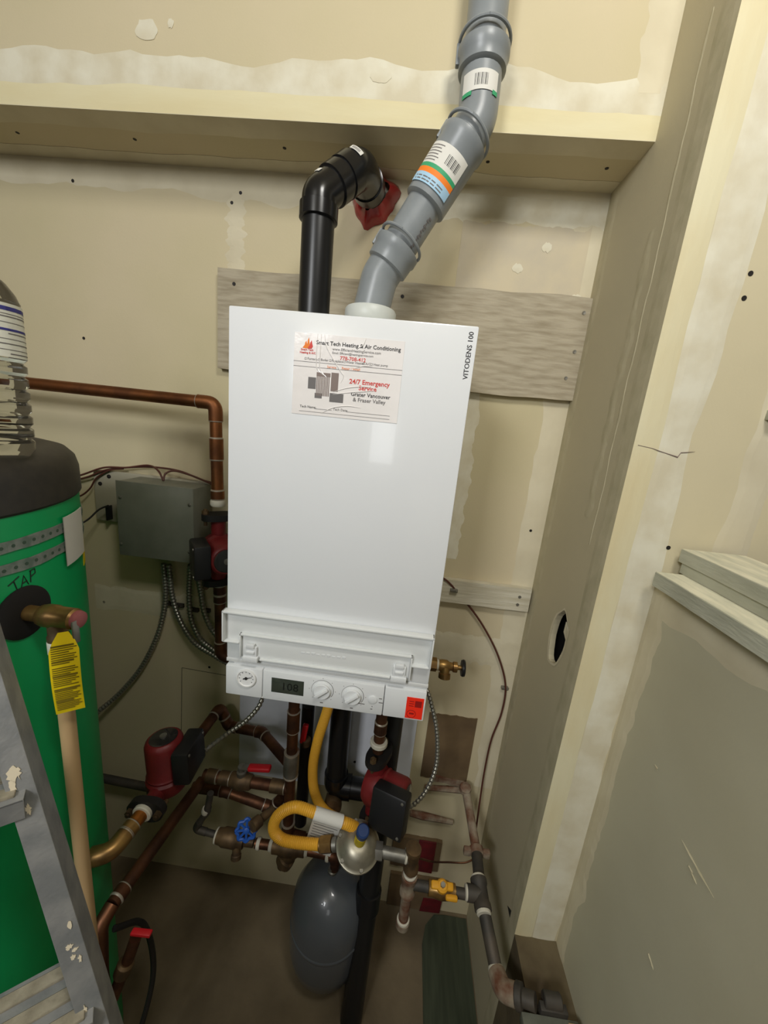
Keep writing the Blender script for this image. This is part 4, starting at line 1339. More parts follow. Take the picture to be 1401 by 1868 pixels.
for z in (0.22, 0.475, 0.73, 0.985, 1.24, 1.495):
    c = fr0 + rd * (z / rd.z) - out * (LW / 2) + HD * 0.0
    s_ = MB()
    s_.obox(c, LU, HD, (0, 0, 1), LW - 0.004, 0.080, 0.003, 0.0006, 1)
    s_.obox(c + HD * 0.039 + Vector((0, 0, -0.012)), LU, HD, (0, 0, 1), LW - 0.004, 0.002, 0.026, 0.0005, 1)
    s_.obox(c - HD * 0.039 + Vector((0, 0, -0.012)), LU, HD, (0, 0, 1), LW - 0.004, 0.002, 0.026, 0.0005, 1)
    step = s_.build('step', ALU_L, ld)
    for k in range(3):
        MB().obox(c + HD * (-0.026 + 0.026 * k) + Vector((0, 0, 0.0028)), LU, HD, (0, 0, 1), LW - 0.02, 0.015, 0.004, 0.001, 1).build('tread_rib', ALU_T, step)
# rear frame
top = fr1 - out * (LW / 2)
for k in (0, 1):
    a = fr1 - out * (0.03 + (LW - 0.06) * k) + LV * 0.03
    c = Vector((a.x, a.y, 0)) + LV * 0.34
    channel(MB(), c, a, out * (1 if k == 0 else -1), fd, 0.034, 0.018).build('rear_rail', ALU_L, ld)
    if k == 0:
        r_a, r_c = a, c
for z in (0.40, 0.80, 1.0, 1.2):
    f = z / r_a.z
    p = r_c.lerp(r_a, f)
    MB().obox(p - out * (LW / 2 - 0.03), LU, LV, (0, 0, 1), LW - 0.06, 0.004, 0.020, 0.001, 1).build('rear_brace', ALU_L, ld)
tp_ = MB().obox(top + LV * 0.03, LU, HD, (0, 0, 1), LW + 0.03, 0.15, 0.05, 0.008).build('top_cap', ALU_L, ld)

# ================================================================== plumbing under the boiler
# left pump on a level line between the green tank and the wall
PX_, PZ_ = -0.385, 0.75
pump('dark red circulator pump standing upright at left with glossy black cap', (PX_, -0.292, PZ_), (0, 1, 0), (-0.10, 0.05, 1), 0.165, (1, 0.1, 0.0), motor_len=0.095, boxoff=-0.004)
tk = run('tank_outlet_pipe', 'shiny copper elbow joining the green tank to the left red pump', 'pipe',
         [(-0.500, -0.492, 0.735), (-0.400, -0.455, 0.742), (-0.388, -0.375, 0.75)], 0.0152, COPPER_B, BRASS, bend=0.045, couple=((1, 0.55, 0.018),), fr=1.18)
ring(tk, (-0.388, -0.378, 0.75), (0, 1, 0), 0.0215, 0.010, PTFE)
run('copper_pipe', 'copper pipe from left red pump to wall, then angling down to the riser tee', 'pipe',
    [(PX_, -0.205, PZ_), (PX_ + 0.012, -0.060, 0.760), (-0.3438, -0.0600, 0.6985), (-0.2307, -0.0850, 0.7192), (-0.1195, -0.1750, 0.7223)], 0.0143, COPPER_D, bend=0.026)
# long low pipe coming forward along the floor side
lp_run = run('copper_pipe', 'long dark copper pipe running forward low beside the green tank', 'pipe',
             [(-0.3727, -0.1650, 0.6047), (-0.3998, -0.4620, 0.6097)], 0.0143, COPPER_D, couple=((0, 0.93, 0.02),), loc=(-0.3998, -0.4620, 0.6097))
dv = thing('drain_valve', 'dark drain valve with small red handle at the end of the low copper pipe', 'valve', (-0.3677, -0.5000, 0.4459))
pe = Vector((-0.3998, -0.4620, 0.6097))
MB().tube(fillet([pe, pe + Vector((-0.004, -0.030, -0.012)), pe + Vector((0.012, -0.055, -0.10)), pe + Vector((0.020, -0.060, -0.22))], 0.03, 8), 0.0150, 16).build('pipe', COPPER_D, dv)
MB().tube(fillet([pe + Vector((0.018, -0.060, -0.180)), pe + Vector((0.034, -0.055, -0.165)), pe + Vector((0.058, -0.030, -0.075)), pe + Vector((0.064, -0.020, -0.045))], 0.02, 8), 0.0115, 14).build('branch_pipe', COPPER_D, dv)
MB().lathe(pe + Vector((0.046, -0.043, -0.115)), (0.28, 0.28, 1), [(0.012, 0), (0.016, 0.004), (0.016, 0.026), (0.012, 0.030)], 14).build('valve_body', BRASS_D, dv)
MB().obox(pe + Vector((0.074, -0.016, -0.036)), (1, 0.1, -0.1), (0, 1, 0), (0.1, 0, 1), 0.040, 0.012, 0.008, 0.002).build('handle', RED_H, dv)
tag(MB().tube(spline([pe + Vector((0.018, -0.02, -0.03)), pe + Vector((0.05, 0.02, -0.08)), pe + Vector((0.075, 0.01, -0.20)), pe + Vector((0.065, -0.03, -0.32)), pe + Vector((0.04, -0.07, -0.40))], 10), 0.006, 8).build('hose', CABLE_BK), 'thin black hose hanging beside the drain valve behind the ladder', 'hose')
tag(MB().tube([(-0.8527, -0.0500, 0.4136), (-0.5862, -0.0500, 0.4006)], 0.013, 14).build('wall_pipe', STEEL_D), 'dark pipe running level along the wall behind the left red pump', 'pipe')

# white board behind the pipework and exposed wood patches
def slab(name, m, label, cat, x0, x1, z0, z1, y, th, seed, amp):
    n = 16
    L = [(x0 + (x1 - x0) * i / n, y, z0 + wav(i, amp, 0.6, seed)) for i in range(n + 1)]
    R = [(x0 + (x1 - x0) * i / n, y, z1 + wav(i, amp, 0.6, seed + 2)) for i in range(n + 1)]
    return tag(MB().band(L, R, (0, -th, 0)).build(name, m, smooth=False), label, cat)


slab('white_board', WHITE_BD, 'white painted board on the wall behind the pipes under the boiler', 'board', -0.335, 0.228, 0.47, 1.10, -0.0005, 0.006, 60, 0.0)
slab('plywood_patch', WOODBR, 'bare brown plywood patch in the wall at right below the boiler', 'panel', 0.262, 0.408, 0.560, 0.800, -0.0005, 0.003, 61, 0.004)
tag(MB().band([(0.300 + 0.02 * i, -0.0040, 0.553 - 0.0012 * i + wav(i, 0.004, 0.8, 70)) for i in range(6)], [(0.300 + 0.02 * i, -0.0040, 0.574 - 0.0012 * i + wav(i, 0.004, 0.8, 72)) for i in range(6)], (0, -0.004, 0)).build('rusty_strip', RUST, smooth=False),
    'rusty dark slot along the lower edge of the brown plywood patch', 'strip')
tag(MB().tube([(0.2450, -0.0120, 0.4188), (0.2850, -0.0120, 0.4153), (0.3861, -0.0120, 0.4082)], [0.009, 0.012, 0.007], 8).build('rusty_bracket', RUST, smooth=False), 'rusty iron bracket on the wall below the brown plywood patch', 'bracket')
wb0, wb1 = Vector((0.2027, -0.0010, 0.1891)), Vector((0.3647, -0.0010, 0.3056))
slab('wood_block', WOODBR, 'short brown wood block with red tape set in the wall behind the gas tee', 'block', wb0.x, wb1.x, wb0.z, wb1.z + 0.01, -0.0005, 0.012, 63, 0.002)
tag(MB().box((wb0.x + 0.085, -0.0175, wb0.z - 0.004), (wb1.x - 0.02, -0.0127, wb1.z + 0.012), 0.001).build('red_tape', TAPE_R), 'strip of dark red tape across the wood block behind the gas tee', 'tape')
lb0, lb1 = Vector((0.2096, -0.0100, -0.1062)), Vector((0.3859, -0.0100, 0.1679))
slab('sill_wood', WOODBR, 'exposed brown wooden sill at the wall foot behind the drip leg', 'board', lb0.x, lb1.x, 0.004, lb1.z - 0.02, -0.0005, 0.010, 65, 0.002)
rt = Vector((0.3597, -0.0120, 0.0334))
tag(MB().prism([(rt.x - 0.035, -0.0112, rt.z - 0.03), (rt.x + 0.034, -0.0112, rt.z - 0.026), (rt.x + 0.036, -0.0112, rt.z + 0.034), (rt.x - 0.028, -0.0112, rt.z + 0.030)], (0, -0.003, 0)).build('red_tape', TAPE_R, smooth=False),
    'square of dark red tape on the wooden sill near the floor', 'tape')

# vertical copper riser with tee, ball valve branch
VYR = -0.185
rtop, rbot = Vector((-0.1046, -0.1850, 0.9285)), Vector((-0.1160, -0.1850, 0.5302))
rx = (rtop.x + rbot.x) / 2
riser = thing('copper_riser', 'vertical copper pipe with soldered tee below the boiler control panel', 'pipe', (rx, VYR, rbot.z))
MB().cyl((rx, VYR, 1.0885), (rx, VYR, rbot.z - 0.05), 0.0143, n=18).build('pipe', COPPER_D, riser)
tz = Vector((-0.1044, -0.1850, 0.7301)).z
MB().lathe((rx, VYR, tz - 0.032), (0, 0, 1), [(0.0143, 0), (0.0195, 0.002), (0.0205, 0.010), (0.0205, 0.062), (0.0195, 0.070), (0.0143, 0.072)], 20).build('tee', STEEL, riser)
for dz in (-0.034, 0.040):
    ring(riser, (rx, VYR, tz + dz), (0, 0, 1), 0.0205, 0.005, SOLDER, 'solder_bead')
cz_ = Vector((-0.1063, -0.1850, 0.8697)).z
MB().lathe((rx, VYR, cz_ - 0.03), (0, 0, 1), [(0.0143, 0), (0.0165, 0.001), (0.0165, 0.06), (0.0143, 0.061)], 18).build('coupling', COPPER_D, riser)
for dz in (-0.03, 0.03):
    ring(riser, (rx, VYR, cz_ + dz), (0, 0, 1), 0.0172, 0.003, SOLDER, 'solder_bead')
ez = rbot.z
ring(riser, (rx, VYR, ez), (0, 0, 1), 0.019, 0.004, SOLDER, 'solder_bead')
MB().tube(fillet([(rx, VYR, ez), (rx, VYR, ez - 0.045), (rx + 0.05, VYR, ez - 0.05)], 0.025, 6), 0.0175, 18).build('elbow', COPPER_D, riser)
MB().cyl((rx + 0.04, VYR, ez - 0.05), (rx + 0.085, VYR, ez - 0.052), 0.0143, n=18).build('pipe', COPPER_D, riser)
tag(MB().lathe(Vector((0.0046, -0.1300, 0.5450)), Vector((0.1, -1, 0.25)), [(0.016, -0.06), (0.022, -0.05), (0.026, -0.01), (0.026, 0.004), (0.022, 0.010), (0.001, 0.012)], 24).build('brass_plug', BRASS_D), 'round dull brass plug behind the yellow hose under the boiler', 'plug')

bv = thing('ball_valve', 'brass ball valve with red lever on the level copper branch left of riser', 'valve', (-0.2585, -0.1850, 0.6182))
b0, b1 = Vector((-0.3547, -0.1850, 0.6417)), Vector((-0.1147, -0.1850, 0.6511))
b1.x = rx
b0.z = b1.z = (b0.z + b1.z) / 2 + 0.004
MB().cyl(b0, b1, 0.0143, n=18).build('pipe', COPPER_D, bv)
for f, L in ((0.10, 0.03), (0.25, 0.03), (0.86, 0.04)):
    c = b0.lerp(b1, f)
    MB().lathe(c - Vector((L / 2, 0, 0)), (1, 0, 0), [(0.0143, 0), (0.0175, 0.001), (0.0175, L - 0.001), (0.0143, L)], 18).build('coupling', BRASS_D, bv)
    ring(bv, c + Vector((L / 2, 0, 0)), (1, 0, 0), 0.018, 0.003, SOLDER, 'solder_bead')
c = b0.lerp(b1, 0.44)
MB().lathe(c - Vector((0.030, 0, 0)), (1, 0, 0), [(0.017, 0), (0.020, 0.004), (0.021, 0.016), (0.024, 0.022), (0.024, 0.038), (0.021, 0.044), (0.020, 0.056), (0.017, 0.060)], 20).build('valve_body', BRASS_D, bv)
MB().lathe(c + Vector((0, 0, 0.018)), (0, 0, 1), [(0.013, 0), (0.013, 0.014), (0.008, 0.016), (0.008, 0.024), (0.010, 0.026), (0.010, 0.031)], 14).build('stem', STEEL, bv)
lv0, lv1 = c + Vector((0.004, -0.002, 0.048)), Vector((-0.1658, -0.1850, 0.7062))
dl = (lv1 - lv0)
lvr = MB().obox(lv0 + dl * 0.60, dl, Vector((0, 1, 0)), dl.cross(Vector((0, 1, 0))), dl.length * 0.80, 0.020, 0.013, 0.0045, 3).build('lever', RED_H, bv)
MB().obox(lv0 + dl * 0.12, dl, Vector((0, 1, 0)), dl.cross(Vector((0, 1, 0))), dl.length * 0.3, 0.018, 0.004, 0.001).build('lever_tang', STEEL, bv)
run('copper_pipe', 'dull copper pipe parallel below the ball valve branch ending at a brass cap', 'pipe',
    [(-0.4083, -0.1500, 0.5575), (-0.3088, -0.1500, 0.5624), (-0.1685, -0.1500, 0.5275), (-0.1363, -0.1500, 0.5815)], 0.0143, COPPER_D, bend=0.02)
bc0, bc1 = Vector((-0.1568, -0.1850, 0.5689)), Vector((-0.1849, -0.2350, 0.5752))
tag(MB().lathe(bc0, bc1 - bc0, [(0.011, 0), (0.011, 0.040), (0.0155, 0.044), (0.0165, 0.060), (0.015, 0.068), (0.001, 0.070)], 16).build('drain_cock', BRASS_D), 'small brass drain cap poking out under the dull copper pipe', 'drain')

# make-up water line: thin pipe, gate valve with blue wheel, strainer, expansion tank
wy = -0.20
thin = run('thin_pipe', 'thin dark pipe dropping and turning right into the blue wheel valve', 'pipe',
           [(-0.3278, -0.2000, 0.6092), (-0.3377, -0.2000, 0.5442), (-0.3738, -0.2000, 0.4740), (-0.3060, -0.2000, 0.4637)], 0.0088, STEEL_D, bend=0.018, solder=False)
ring(thin, (-0.3409, -0.2000, 0.5474), (-0.3, 0, -1), 0.012, 0.016, PTFE)
gv = thing('gate_valve', 'dull brass gate valve with blue wheel handle under the left pipes', 'valve', (-0.2703, -0.2000, 0.4144))
g0, g1 = Vector((-0.3093, -0.2000, 0.4631)), Vector((-0.1970, -0.2000, 0.4602))
gd = (g1 - g0).normalized()
MB().lathe(g0, gd, [(0.010, 0), (0.019, 0.001), (0.021, 0.014), (0.024, 0.020), (0.024, 0.058), (0.020, 0.064), (0.020, 0.080), (0.014, 0.082), (0.013, 0.108)], 20).build('valve_body', BRASS_D, gv)
ring(gv, g0, gd, 0.020, 0.006, PTFE)
wc = Vector((-0.2086, -0.2350, 0.5497))
gm = g0 + gd * 0.062
MB().cyl(gm, wc, 0.010, 0.006, n=12).build('stem', BRASS_D, gv)
wn = (wc - gm).normalized()
wn = Vector((0.25, -0.85, 0.40)).normalized()
u, w = perp(wn)
wh = MB()
rg = [wc + (0.025 + 0.0025 * math.cos(8 * 2 * PI * k / 48)) * (math.cos(2 * PI * k / 48) * u + math.sin(2 * PI * k / 48) * w) for k in range(49)]
wh.tube(rg, 0.0042, 8, cap=False)
for k in range(4):
    a = PI * k / 4
    q = math.cos(a) * u + math.sin(a) * w
    wh.tube([wc - q * 0.024, wc + q * 0.024], 0.0034, 6)
wh.lathe(wc - wn * 0.004, wn, [(0.008, 0), (0.008, 0.010), (0.004, 0.012)], 12)
wh.build('wheel_handle', BLUE_H, gv)
MB().lathe(gm + Vector((0, -0.006, -0.004)), (0.1, -0.4, -1), [(0.012, 0), (0.012, 0.028), (0.014, 0.030), (0.014, 0.040), (0.006, 0.044)], 12).build('drain_boss', BRASS_D, gv)
s0, s1, s2 = Vector((-0.1970, -0.2000, 0.4582)), Vector((-0.0484, -0.2000, 0.4631)), Vector((0.0332, -0.2000, 0.4583))
sd_ = (s1 - s0).normalized()
nip = thing('pipe_nipple', 'short dark pipe nipple with two white taped ends beside the blue wheel valve', 'fitting', s0)
MB().cyl(s0, s0 + sd_ * 0.052, 0.0125, n=16).build('pipe', COPPER_D, nip)
for f in (0.010, 0.046):
    ring(nip, s0 + sd_ * f, sd_, 0.0155, 0.010, PTFE)
sr = thing('y_strainer', 'brown bronze strainer with angled leg behind the yellow hose loop', 'strainer', (-0.1157, -0.2000, 0.3691))
sb0 = s0 + sd_ * 0.050
MB().lathe(sb0, sd_, [(0.013, 0), (0.019, 0.002), (0.019, 0.018), (0.022, 0.024), (0.024, 0.045), (0.022, 0.070), (0.018, 0.076), (0.018, 0.092), (0.013, 0.094)], 20).build('body', BRASS_D, sr)
MB().lathe(sb0 + sd_ * 0.060, Vector((-0.55, -0.25, -1)), [(0.018, 0), (0.020, 0.030), (0.024, 0.034), (0.024, 0.050), (0.016, 0.054), (0.010, 0.066)], 16).build('strainer_leg', BRASS_D, sr)
MB().lathe(sb0 + sd_ * 0.030, Vector((0.5, -0.25, -1)), [(0.016, 0), (0.018, 0.030), (0.020, 0.046), (0.012, 0.052)], 16).build('strainer_leg', BRASS_D, sr)
tl_ = run('tank_tee_pipe', 'short copper pipe with white tape joining the strainer to the grey tank top', 'pipe',
          [sb0 + sd_ * 0.090, s2, s2 + Vector((0.0, 0, -0.045))], 0.0125, COPPER_D, bend=0.016, solder=False)
ring(tl_, sb0 + sd_ * 0.097, sd_, 0.0155, 0.010, PTFE)
ring(tl_, s2 - sd_ * 0.022, sd_, 0.0155, 0.010, PTFE)
ET = Vector((s2.x - 0.004, -0.20, 0.0))
zt_ = s2.z - 0.045
et = thing('expansion_tank', 'dark grey round expansion tank hanging near the floor below the gas regulator', 'tank', (ET.x, ET.y, 0.05))
MB().lathe((ET.x, ET.y, 0.0), (0, 0, 1), [(0.010, 0.050), (0.045, 0.056), (0.080, 0.076), (0.102, 0.110), (0.109, 0.150), (0.109, zt_ - 0.130), (0.103, zt_ - 0.086), (0.084, zt_ - 0.048), (0.052, zt_ - 0.022), (0.020, zt_ - 0.012), (0.014, zt_ - 0.010)], 48).build('shell', TANKGREY, et)
MB().lathe((ET.x, ET.y, zt_ - 0.016), (0, 0, 1), [(0.014, 0), (0.014, 0.012), (0.011, 0.014), (0.011, 0.022)], 16).build('spigot', STEEL, et)
MB().lathe((ET.x, ET.y, 0.05 + (zt_ - 0.05) * 0.50), (0, 0, 1), [(0.109, 0), (0.1110, 0.003), (0.1110, 0.009), (0.109, 0.012)], 48).build('weld_seam', TANKGREY, et)

# right pump line
ry = -0.20
rpx = Vector((0.1179, -0.2000, 0.8378)).x
zt1, zt2 = Vector((0.1190, -0.2000, 0.8261)).z, Vector((0.1279, -0.2000, 0.6228)).z
rp = run('copper_pipe', 'short copper pipe with white tape from boiler underside to the right red pump', 'pipe', [(rpx, ry, 1.0885), (rpx, ry, zt1 + 0.004)], 0.0143, COPPER_D, couple=((0, 0.42, 0.045), (0, 0.72, 0.03)), loc=(rpx, ry, zt1))
ring(rp, (rpx, ry, zt1 + 0.030), (0, 0, 1), 0.0225, 0.014, PTFE)
pump('red circulator pump on a vertical pipe at right with square black box', (rpx + 0.004, ry, (zt1 + zt2) / 2), (0, 0, 1), (0.93, -0.36, 0.06), (zt1 - zt2), (-0.25, -1, 0.30), s=1.08, motor_len=0.066, boxoff=0.012)
run('pump_outlet_pipe', 'dark vertical pipe continuing down under the right red pump', 'pipe', [(rpx, ry, zt2), (rpx, ry + 0.03, zt2 - 0.20)], 0.0155, BLACK_I, solder=False, loc=(rpx, ry, zt2 - 0.2))
# black drain pipes
a, b = Vector((0.1487, -0.1150, 0.9212)), Vector((0.1278, -0.2900, 0.0000))
top_ = b + (a - b) * 1.06
dk = thing('drain_pipe', 'thick black plastic drain pipe dropping to the floor behind the right pump', 'pipe', b)
MB().cyl(b + Vector((0, 0, 0.002)), top_, 0.0302, n=28).build('pipe', ABS, dk)
dd_ = (a - b).normalized()
cq = b + dd_ * 0.34
MB().lathe(cq, dd_, [(0.030, 0), (0.0352, 0.002), (0.0352, 0.055), (0.030, 0.057)], 28).build('coupling', ABS_F, dk)
e0 = Vector((-0.0015, -0.0850, 0.8450)); e1_ = Vector((0.0018, -0.0850, 0.5690)); e2_ = Vector((0.1341, -0.0850, 0.5529))
de = run('drain_pipe', 'black plastic pipe with elbow dropping from boiler and turning right behind pump', 'pipe', [Vector((e1_.x, -0.085, 1.112)), e1_, Vector((e2_.x + 0.03, -0.085, e1_.z))], 0.0302, ABS, ABS_F, bend=0.035, solder=False, fr=1.17, n=26, loc=e1_)

# copper pipe with red handle seen between riser and hose
tag(MB().tube([(-0.0946, -0.0900, 0.8430), (-0.0949, -0.0900, 0.6317), (-0.0975, -0.0900, 0.4116)], 0.0185, 16).build('insulated_pipe', BLACK_P), 'black sleeved pipe just right of the copper riser', 'pipe')
iv = thing('isolating_valve', 'small valve with upright red handle beside the black sleeved pipe', 'valve', (-0.0748, -0.1400, 0.7313))
hv = Vector((-0.0904, -0.1400, 0.7910))
MB().obox(hv, (0.12, 0, 1), (0, 1, 0), (1, 0, -0.12), 0.062, 0.012, 0.016, 0.004, 3).build('handle', RED_H, iv)
MB().lathe(hv + Vector((0.004, 0.006, -0.045)), (0, 0, 1), [(0.010, 0), (0.014, 0.004), (0.014, 0.022), (0.008, 0.026)], 14).build('valve_body', BRASS_D, iv)

# ================================================================== gas train
gy = -0.285
rg_ = Vector((0.0954, -0.2850, 0.6271))
reg = thing('gas_regulator', 'silver domed gas regulator with blue cap and yellow neck label', 'regulator', rg_ - Vector((0, 0, 0.035)))
up_ = Vector((0.10, -0.35, 1)).normalized()
MB().lathe(rg_ - up_ * 0.030, up_, [(0.020, 0), (0.034, 0.006), (0.046, 0.018), (0.050, 0.024), (0.054, 0.026), (0.054, 0.034), (0.050, 0.036), (0.047, 0.040), (0.038, 0.054), (0.026, 0.062), (0.016, 0.064)], 36).build('body', ALU, reg)
for k in range(6):
    a = 2 * PI * k / 6 + 0.3
    u, w = perp(up_)
    c = rg_ + up_ * 0.004 + 0.049 * (math.cos(a) * u + math.sin(a) * w)
    MB().hexnut(c, c + up_ * 0.007, 0.0045).build('body_screw', STEEL, reg)
nk = MB().lathe(rg_ + up_ * 0.030, up_, [(0.0135, 0), (0.0135, 0.050), (0.012, 0.051)], 20).build('neck', TAG_Y, reg)
lt = MB()
for k in range(6):
    lt.patch(rg_ + up_ * 0.036, up_, 0.0136, (0, -1, 0), k * 0.006, k * 0.006 + 0.0018, -55, 50, 8, 0.0002)
lt.build('neck_print', mat('neck_ink', (120, 104, 30), 0.6), nk, smooth=False)
MB().lathe(rg_ + up_ * 0.080, up_, [(0.0150, 0), (0.0155, 0.003), (0.0150, 0.018), (0.012, 0.021), (0.001, 0.021)], 20).build('cap', BLUE_CAP, reg)
n0, n1 = Vector((0.0080, -0.2850, 0.6124)), Vector((0.0313, -0.2850, 0.6173))
inl = rg_ + Vector((-0.046, 0, -0.004))
hx = (inl - n1).normalized()
MB().lathe(n1, hx, [(0.012, 0), (0.0155, 0.002), (0.0155, 0.012), (0.012, 0.014), (0.014, 0.018), (0.014, 0.050)], 18).build('inlet_fitting', STEEL, reg)
o0, o1 = Vector((0.1451, -0.2850, 0.6217)), Vector((0.2159, -0.2850, 0.6208))
MB().hexnut(rg_ + Vector((0.040, 0, -0.006)), o0 + Vector((0.012, 0, 0)), 0.021).build('outlet_hex', STEEL, reg)
# yellow hose
hp = [(-0.0189, -0.1700, 0.9501), (-0.0269, -0.1700, 0.8953), (-0.0469, -0.1600, 0.7959), (-0.0574, -0.1500, 0.6924), (-0.0478, -0.1500, 0.6082), (-0.0155, -0.1500, 0.5495), (0.0485, -0.1600, 0.5310),
      (0.0786, -0.1750, 0.5407), (0.0960, -0.2150, 0.5852), (0.0857, -0.2580, 0.6452), (0.0637, -0.2750, 0.6769), (0.0239, -0.2800, 0.6908), (-0.0198, -0.2850, 0.7089), (-0.0693, -0.2850, 0.7160), (-0.1079, -0.2850, 0.6829), (-0.1189, -0.2850, 0.6374), (-0.0954, -0.2850, 0.6087), (-0.0461, -0.2850, 0.6065), (0.0094, -0.2850, 0.6127)]
hs = thing('gas_hose', 'yellow corrugated gas hose looping from boiler to the regulator', 'hose', n0)
corrugated(spline(hp, 14), 0.0138, 0.0048, 0.0011, 14).build('hose', GASY, hs)
MB().hexnut(n0 - hx * 0.004, n0 + hx * 0.024, 0.0195).build('flare_nut', BRASS, hs)
MB().lathe(n0 - hx * 0.010, hx, [(0.0135, 0), (0.0165, 0.003), (0.0165, 0.008)], 18).build('nut_collar', BRASS, hs)
# white tag folded over the hose
th = thing('hose_tag', 'white printed paper tag wrapped around the yellow hose', 'tag', (-0.0119, -0.2700, 0.5528))
ha, hb = Vector((-0.0197, -0.2850, 0.7072)), Vector((0.0501, -0.2800, 0.6875))
hd = (hb - ha)
MB().patch(ha, hd, 0.0146, (0, -1, 0.2), 0.0, hd.length, -150, 150, 20, 0.0005).build('sleeve', PAPER_W, th)
q0, q1 = Vector((-0.0247, -0.2680, 0.6676)), Vector((0.0475, -0.2680, 0.6541))
q2, q3 = Vector((0.0241, -0.2500, 0.5262)), Vector((-0.0487, -0.2500, 0.5391))
tm = MB().prism([q0, q1, q2, q3], (0, 0.0006, 0)).build('leaf', PAPER_W, th, smooth=False)
pt = MB()
for k in range(9):
    f = 0.12 + 0.08 * k
    l0, l1 = q0.lerp(q3, f), q1.lerp(q2, f)
    p, q = l0.lerp(l1, 0.08), l0.lerp(l1, 0.92 - 0.1 * (k % 3))
    pt.obox((p + q) / 2 + Vector((0, -0.0006, 0)), (q - p), (q3 - q0), (q - p).cross(q3 - q0), (q - p).length, 0.0016, 0.0003)
pt.build('tag_print', INK_G, tm, smooth=False)
# steel nipple, tee, drip leg
gt = thing('gas_pipe', 'rusty steel gas tee with capped drip leg right of the regulator', 'pipe', (0.2318, -0.2850, 0.3882))
te = Vector((0.2315, -0.2850, 0.6153))
MB().cyl(o0, te, 0.0134, n=18).build('pipe', STEEL, gt)
ring(gt, o1, te - o0, 0.0165, 0.006, PTFE)
MB().lathe(te + Vector((0, 0, 0.034)), (0, 0, -1), [(0.012, 0), (0.019, 0.001), (0.019, 0.012), (0.0165, 0.016), (0.0165, 0.052), (0.019, 0.056), (0.019, 0.068), (0.013, 0.069)], 20).build('tee', BRASS_D, gt)
zq = Vector((0.2356, -0.2850, 0.5553)).z
zd = Vector((0.2319, -0.2850, 0.4000)).z
MB().cyl((te.x, gy, te.z), (te.x, gy, zd), 0.0128, n=18).build('pipe', RUST, gt)
tz2 = Vector((0.2326, -0.2850, 0.5327)).z
MB().lathe((te.x, gy, tz2 + 0.030), (0, 0, -1), [(0.013, 0), (0.0195, 0.001), (0.0195, 0.012), (0.0170, 0.016), (0.0170, 0.046), (0.0195, 0.050), (0.0195, 0.060), (0.013, 0.061)], 20).build('tee', RUST, gt)
ring(gt, (te.x, gy, tz2 + 0.034), (0, 0, 1), 0.017, 0.007, PTFE)
ring(gt, (te.x, gy, zd + 0.010), (0, 0, 1), 0.0165, 0.009, PTFE)
MB().lathe((te.x, gy, zd + 0.006), (0, 0, -1), [(0.013, 0), (0.0175, 0.001), (0.0175, 0.016), (0.012, 0.022), (0.001, 0.023)], 18).build('cap', RUST, gt)
# gas cock with yellow handle
gk_ = thing('gas_valve', 'brass gas shutoff valve with yellow handle low at right', 'valve', (0.3145, -0.2850, 0.5271))
v0, v1 = Vector((te.x + 0.012, gy, tz2)), Vector((0.3989, -0.2850, 0.5370))
v1.z = tz2 - 0.004
vd = (v1 - v0).normalized()
MB().cyl(v0, v1, 0.0118, n=16).build('pipe', STEEL_D, gk_)
vc = v0.lerp(v1, 0.46)
MB().lathe(vc - vd * 0.034, vd, [(0.013, 0), (0.017, 0.001), (0.017, 0.014), (0.019, 0.018), (0.021, 0.034), (0.019, 0.050), (0.017, 0.054), (0.017, 0.067), (0.013, 0.068)], 18).build('valve_body', BRASS, gk_)
MB().cyl(vc, vc + Vector((0, -0.012, 0.030)), 0.009, n=12).build('stem', BRASS, gk_)
hc = vc + Vector((-0.004, -0.014, 0.034))
h_ = MB()
h_.obox(hc, (1, 0.1, -0.12), (0, 1, 0.3), (0.1, -0.3, 1), 0.056, 0.017, 0.011, 0.004, 3)
h_.lathe(hc - Vector((0, -0.001, 0.006)), (0, -0.3, 1), [(0.014, 0), (0.014, 0.010), (0.010, 0.014)], 16)
h_.build('handle', YEL_H, gk_)
MB().hexnut(hc + Vector((0, -0.004, 0.008)), hc + Vector((0, -0.006, 0.014)), 0.006).build('handle_nut', STEEL, gk_)
MB().obox(vc + Vector((0.022, -0.018, 0.006)), vd, (0, 1, 0), (0, 0, 1), 0.030, 0.012, 0.012, 0.004).build('stop_lug', YEL_H, gk_)
# main gas line coming forward beside the right wall
m0, m1, m2, m3 = Vector((0.4018, -0.0500, 0.5714)), Vector((0.4194, -0.1750, 0.5243)), Vector((0.4113, -0.2850, 0.5361)), Vector((0.4335, -0.4000, 0.4931))
mg = thing('gas_main', 'dark steel gas pipe coming forward low along the right wall', 'pipe', m3)
MB().cyl(m0, m1, 0.0125, n=16).build('rusty_pipe', RUST, mg)
MB().cyl(m1, m2, 0.0145, n=18).build('pipe', STEEL_D, mg)
MB().cyl(m2, m3, 0.0145, n=18).build('pipe', STEEL_D, mg)
d_ = (m3 - m1).normalized()
MB().lathe(m2 - d_ * 0.032, d_, [(0.0145, 0), (0.0205, 0.001), (0.0205, 0.012), (0.018, 0.016), (0.018, 0.046), (0.0205, 0.050), (0.0205, 0.062), (0.0145, 0.063)], 20).build('tee', STEEL_D, mg)
MB().cyl(m2, m2 + Vector((-0.034, 0.0, 0.0)), 0.018, n=18).build('tee_branch', STEEL_D, mg)
for c in (m2 - d_ * 0.034, m2 + d_ * 0.034):
    ring(mg, c, d_, 0.0172, 0.008, PTFE)
ring(mg, m2 + Vector((-0.036, 0, 0)), (1, 0, 0), 0.0165, 0.006, PTFE)
ring(mg, m3 - d_ * 0.004, d_, 0.0175, 0.012, PTFE)
m4 = Vector((0.4385, -0.4300, 0.5026))
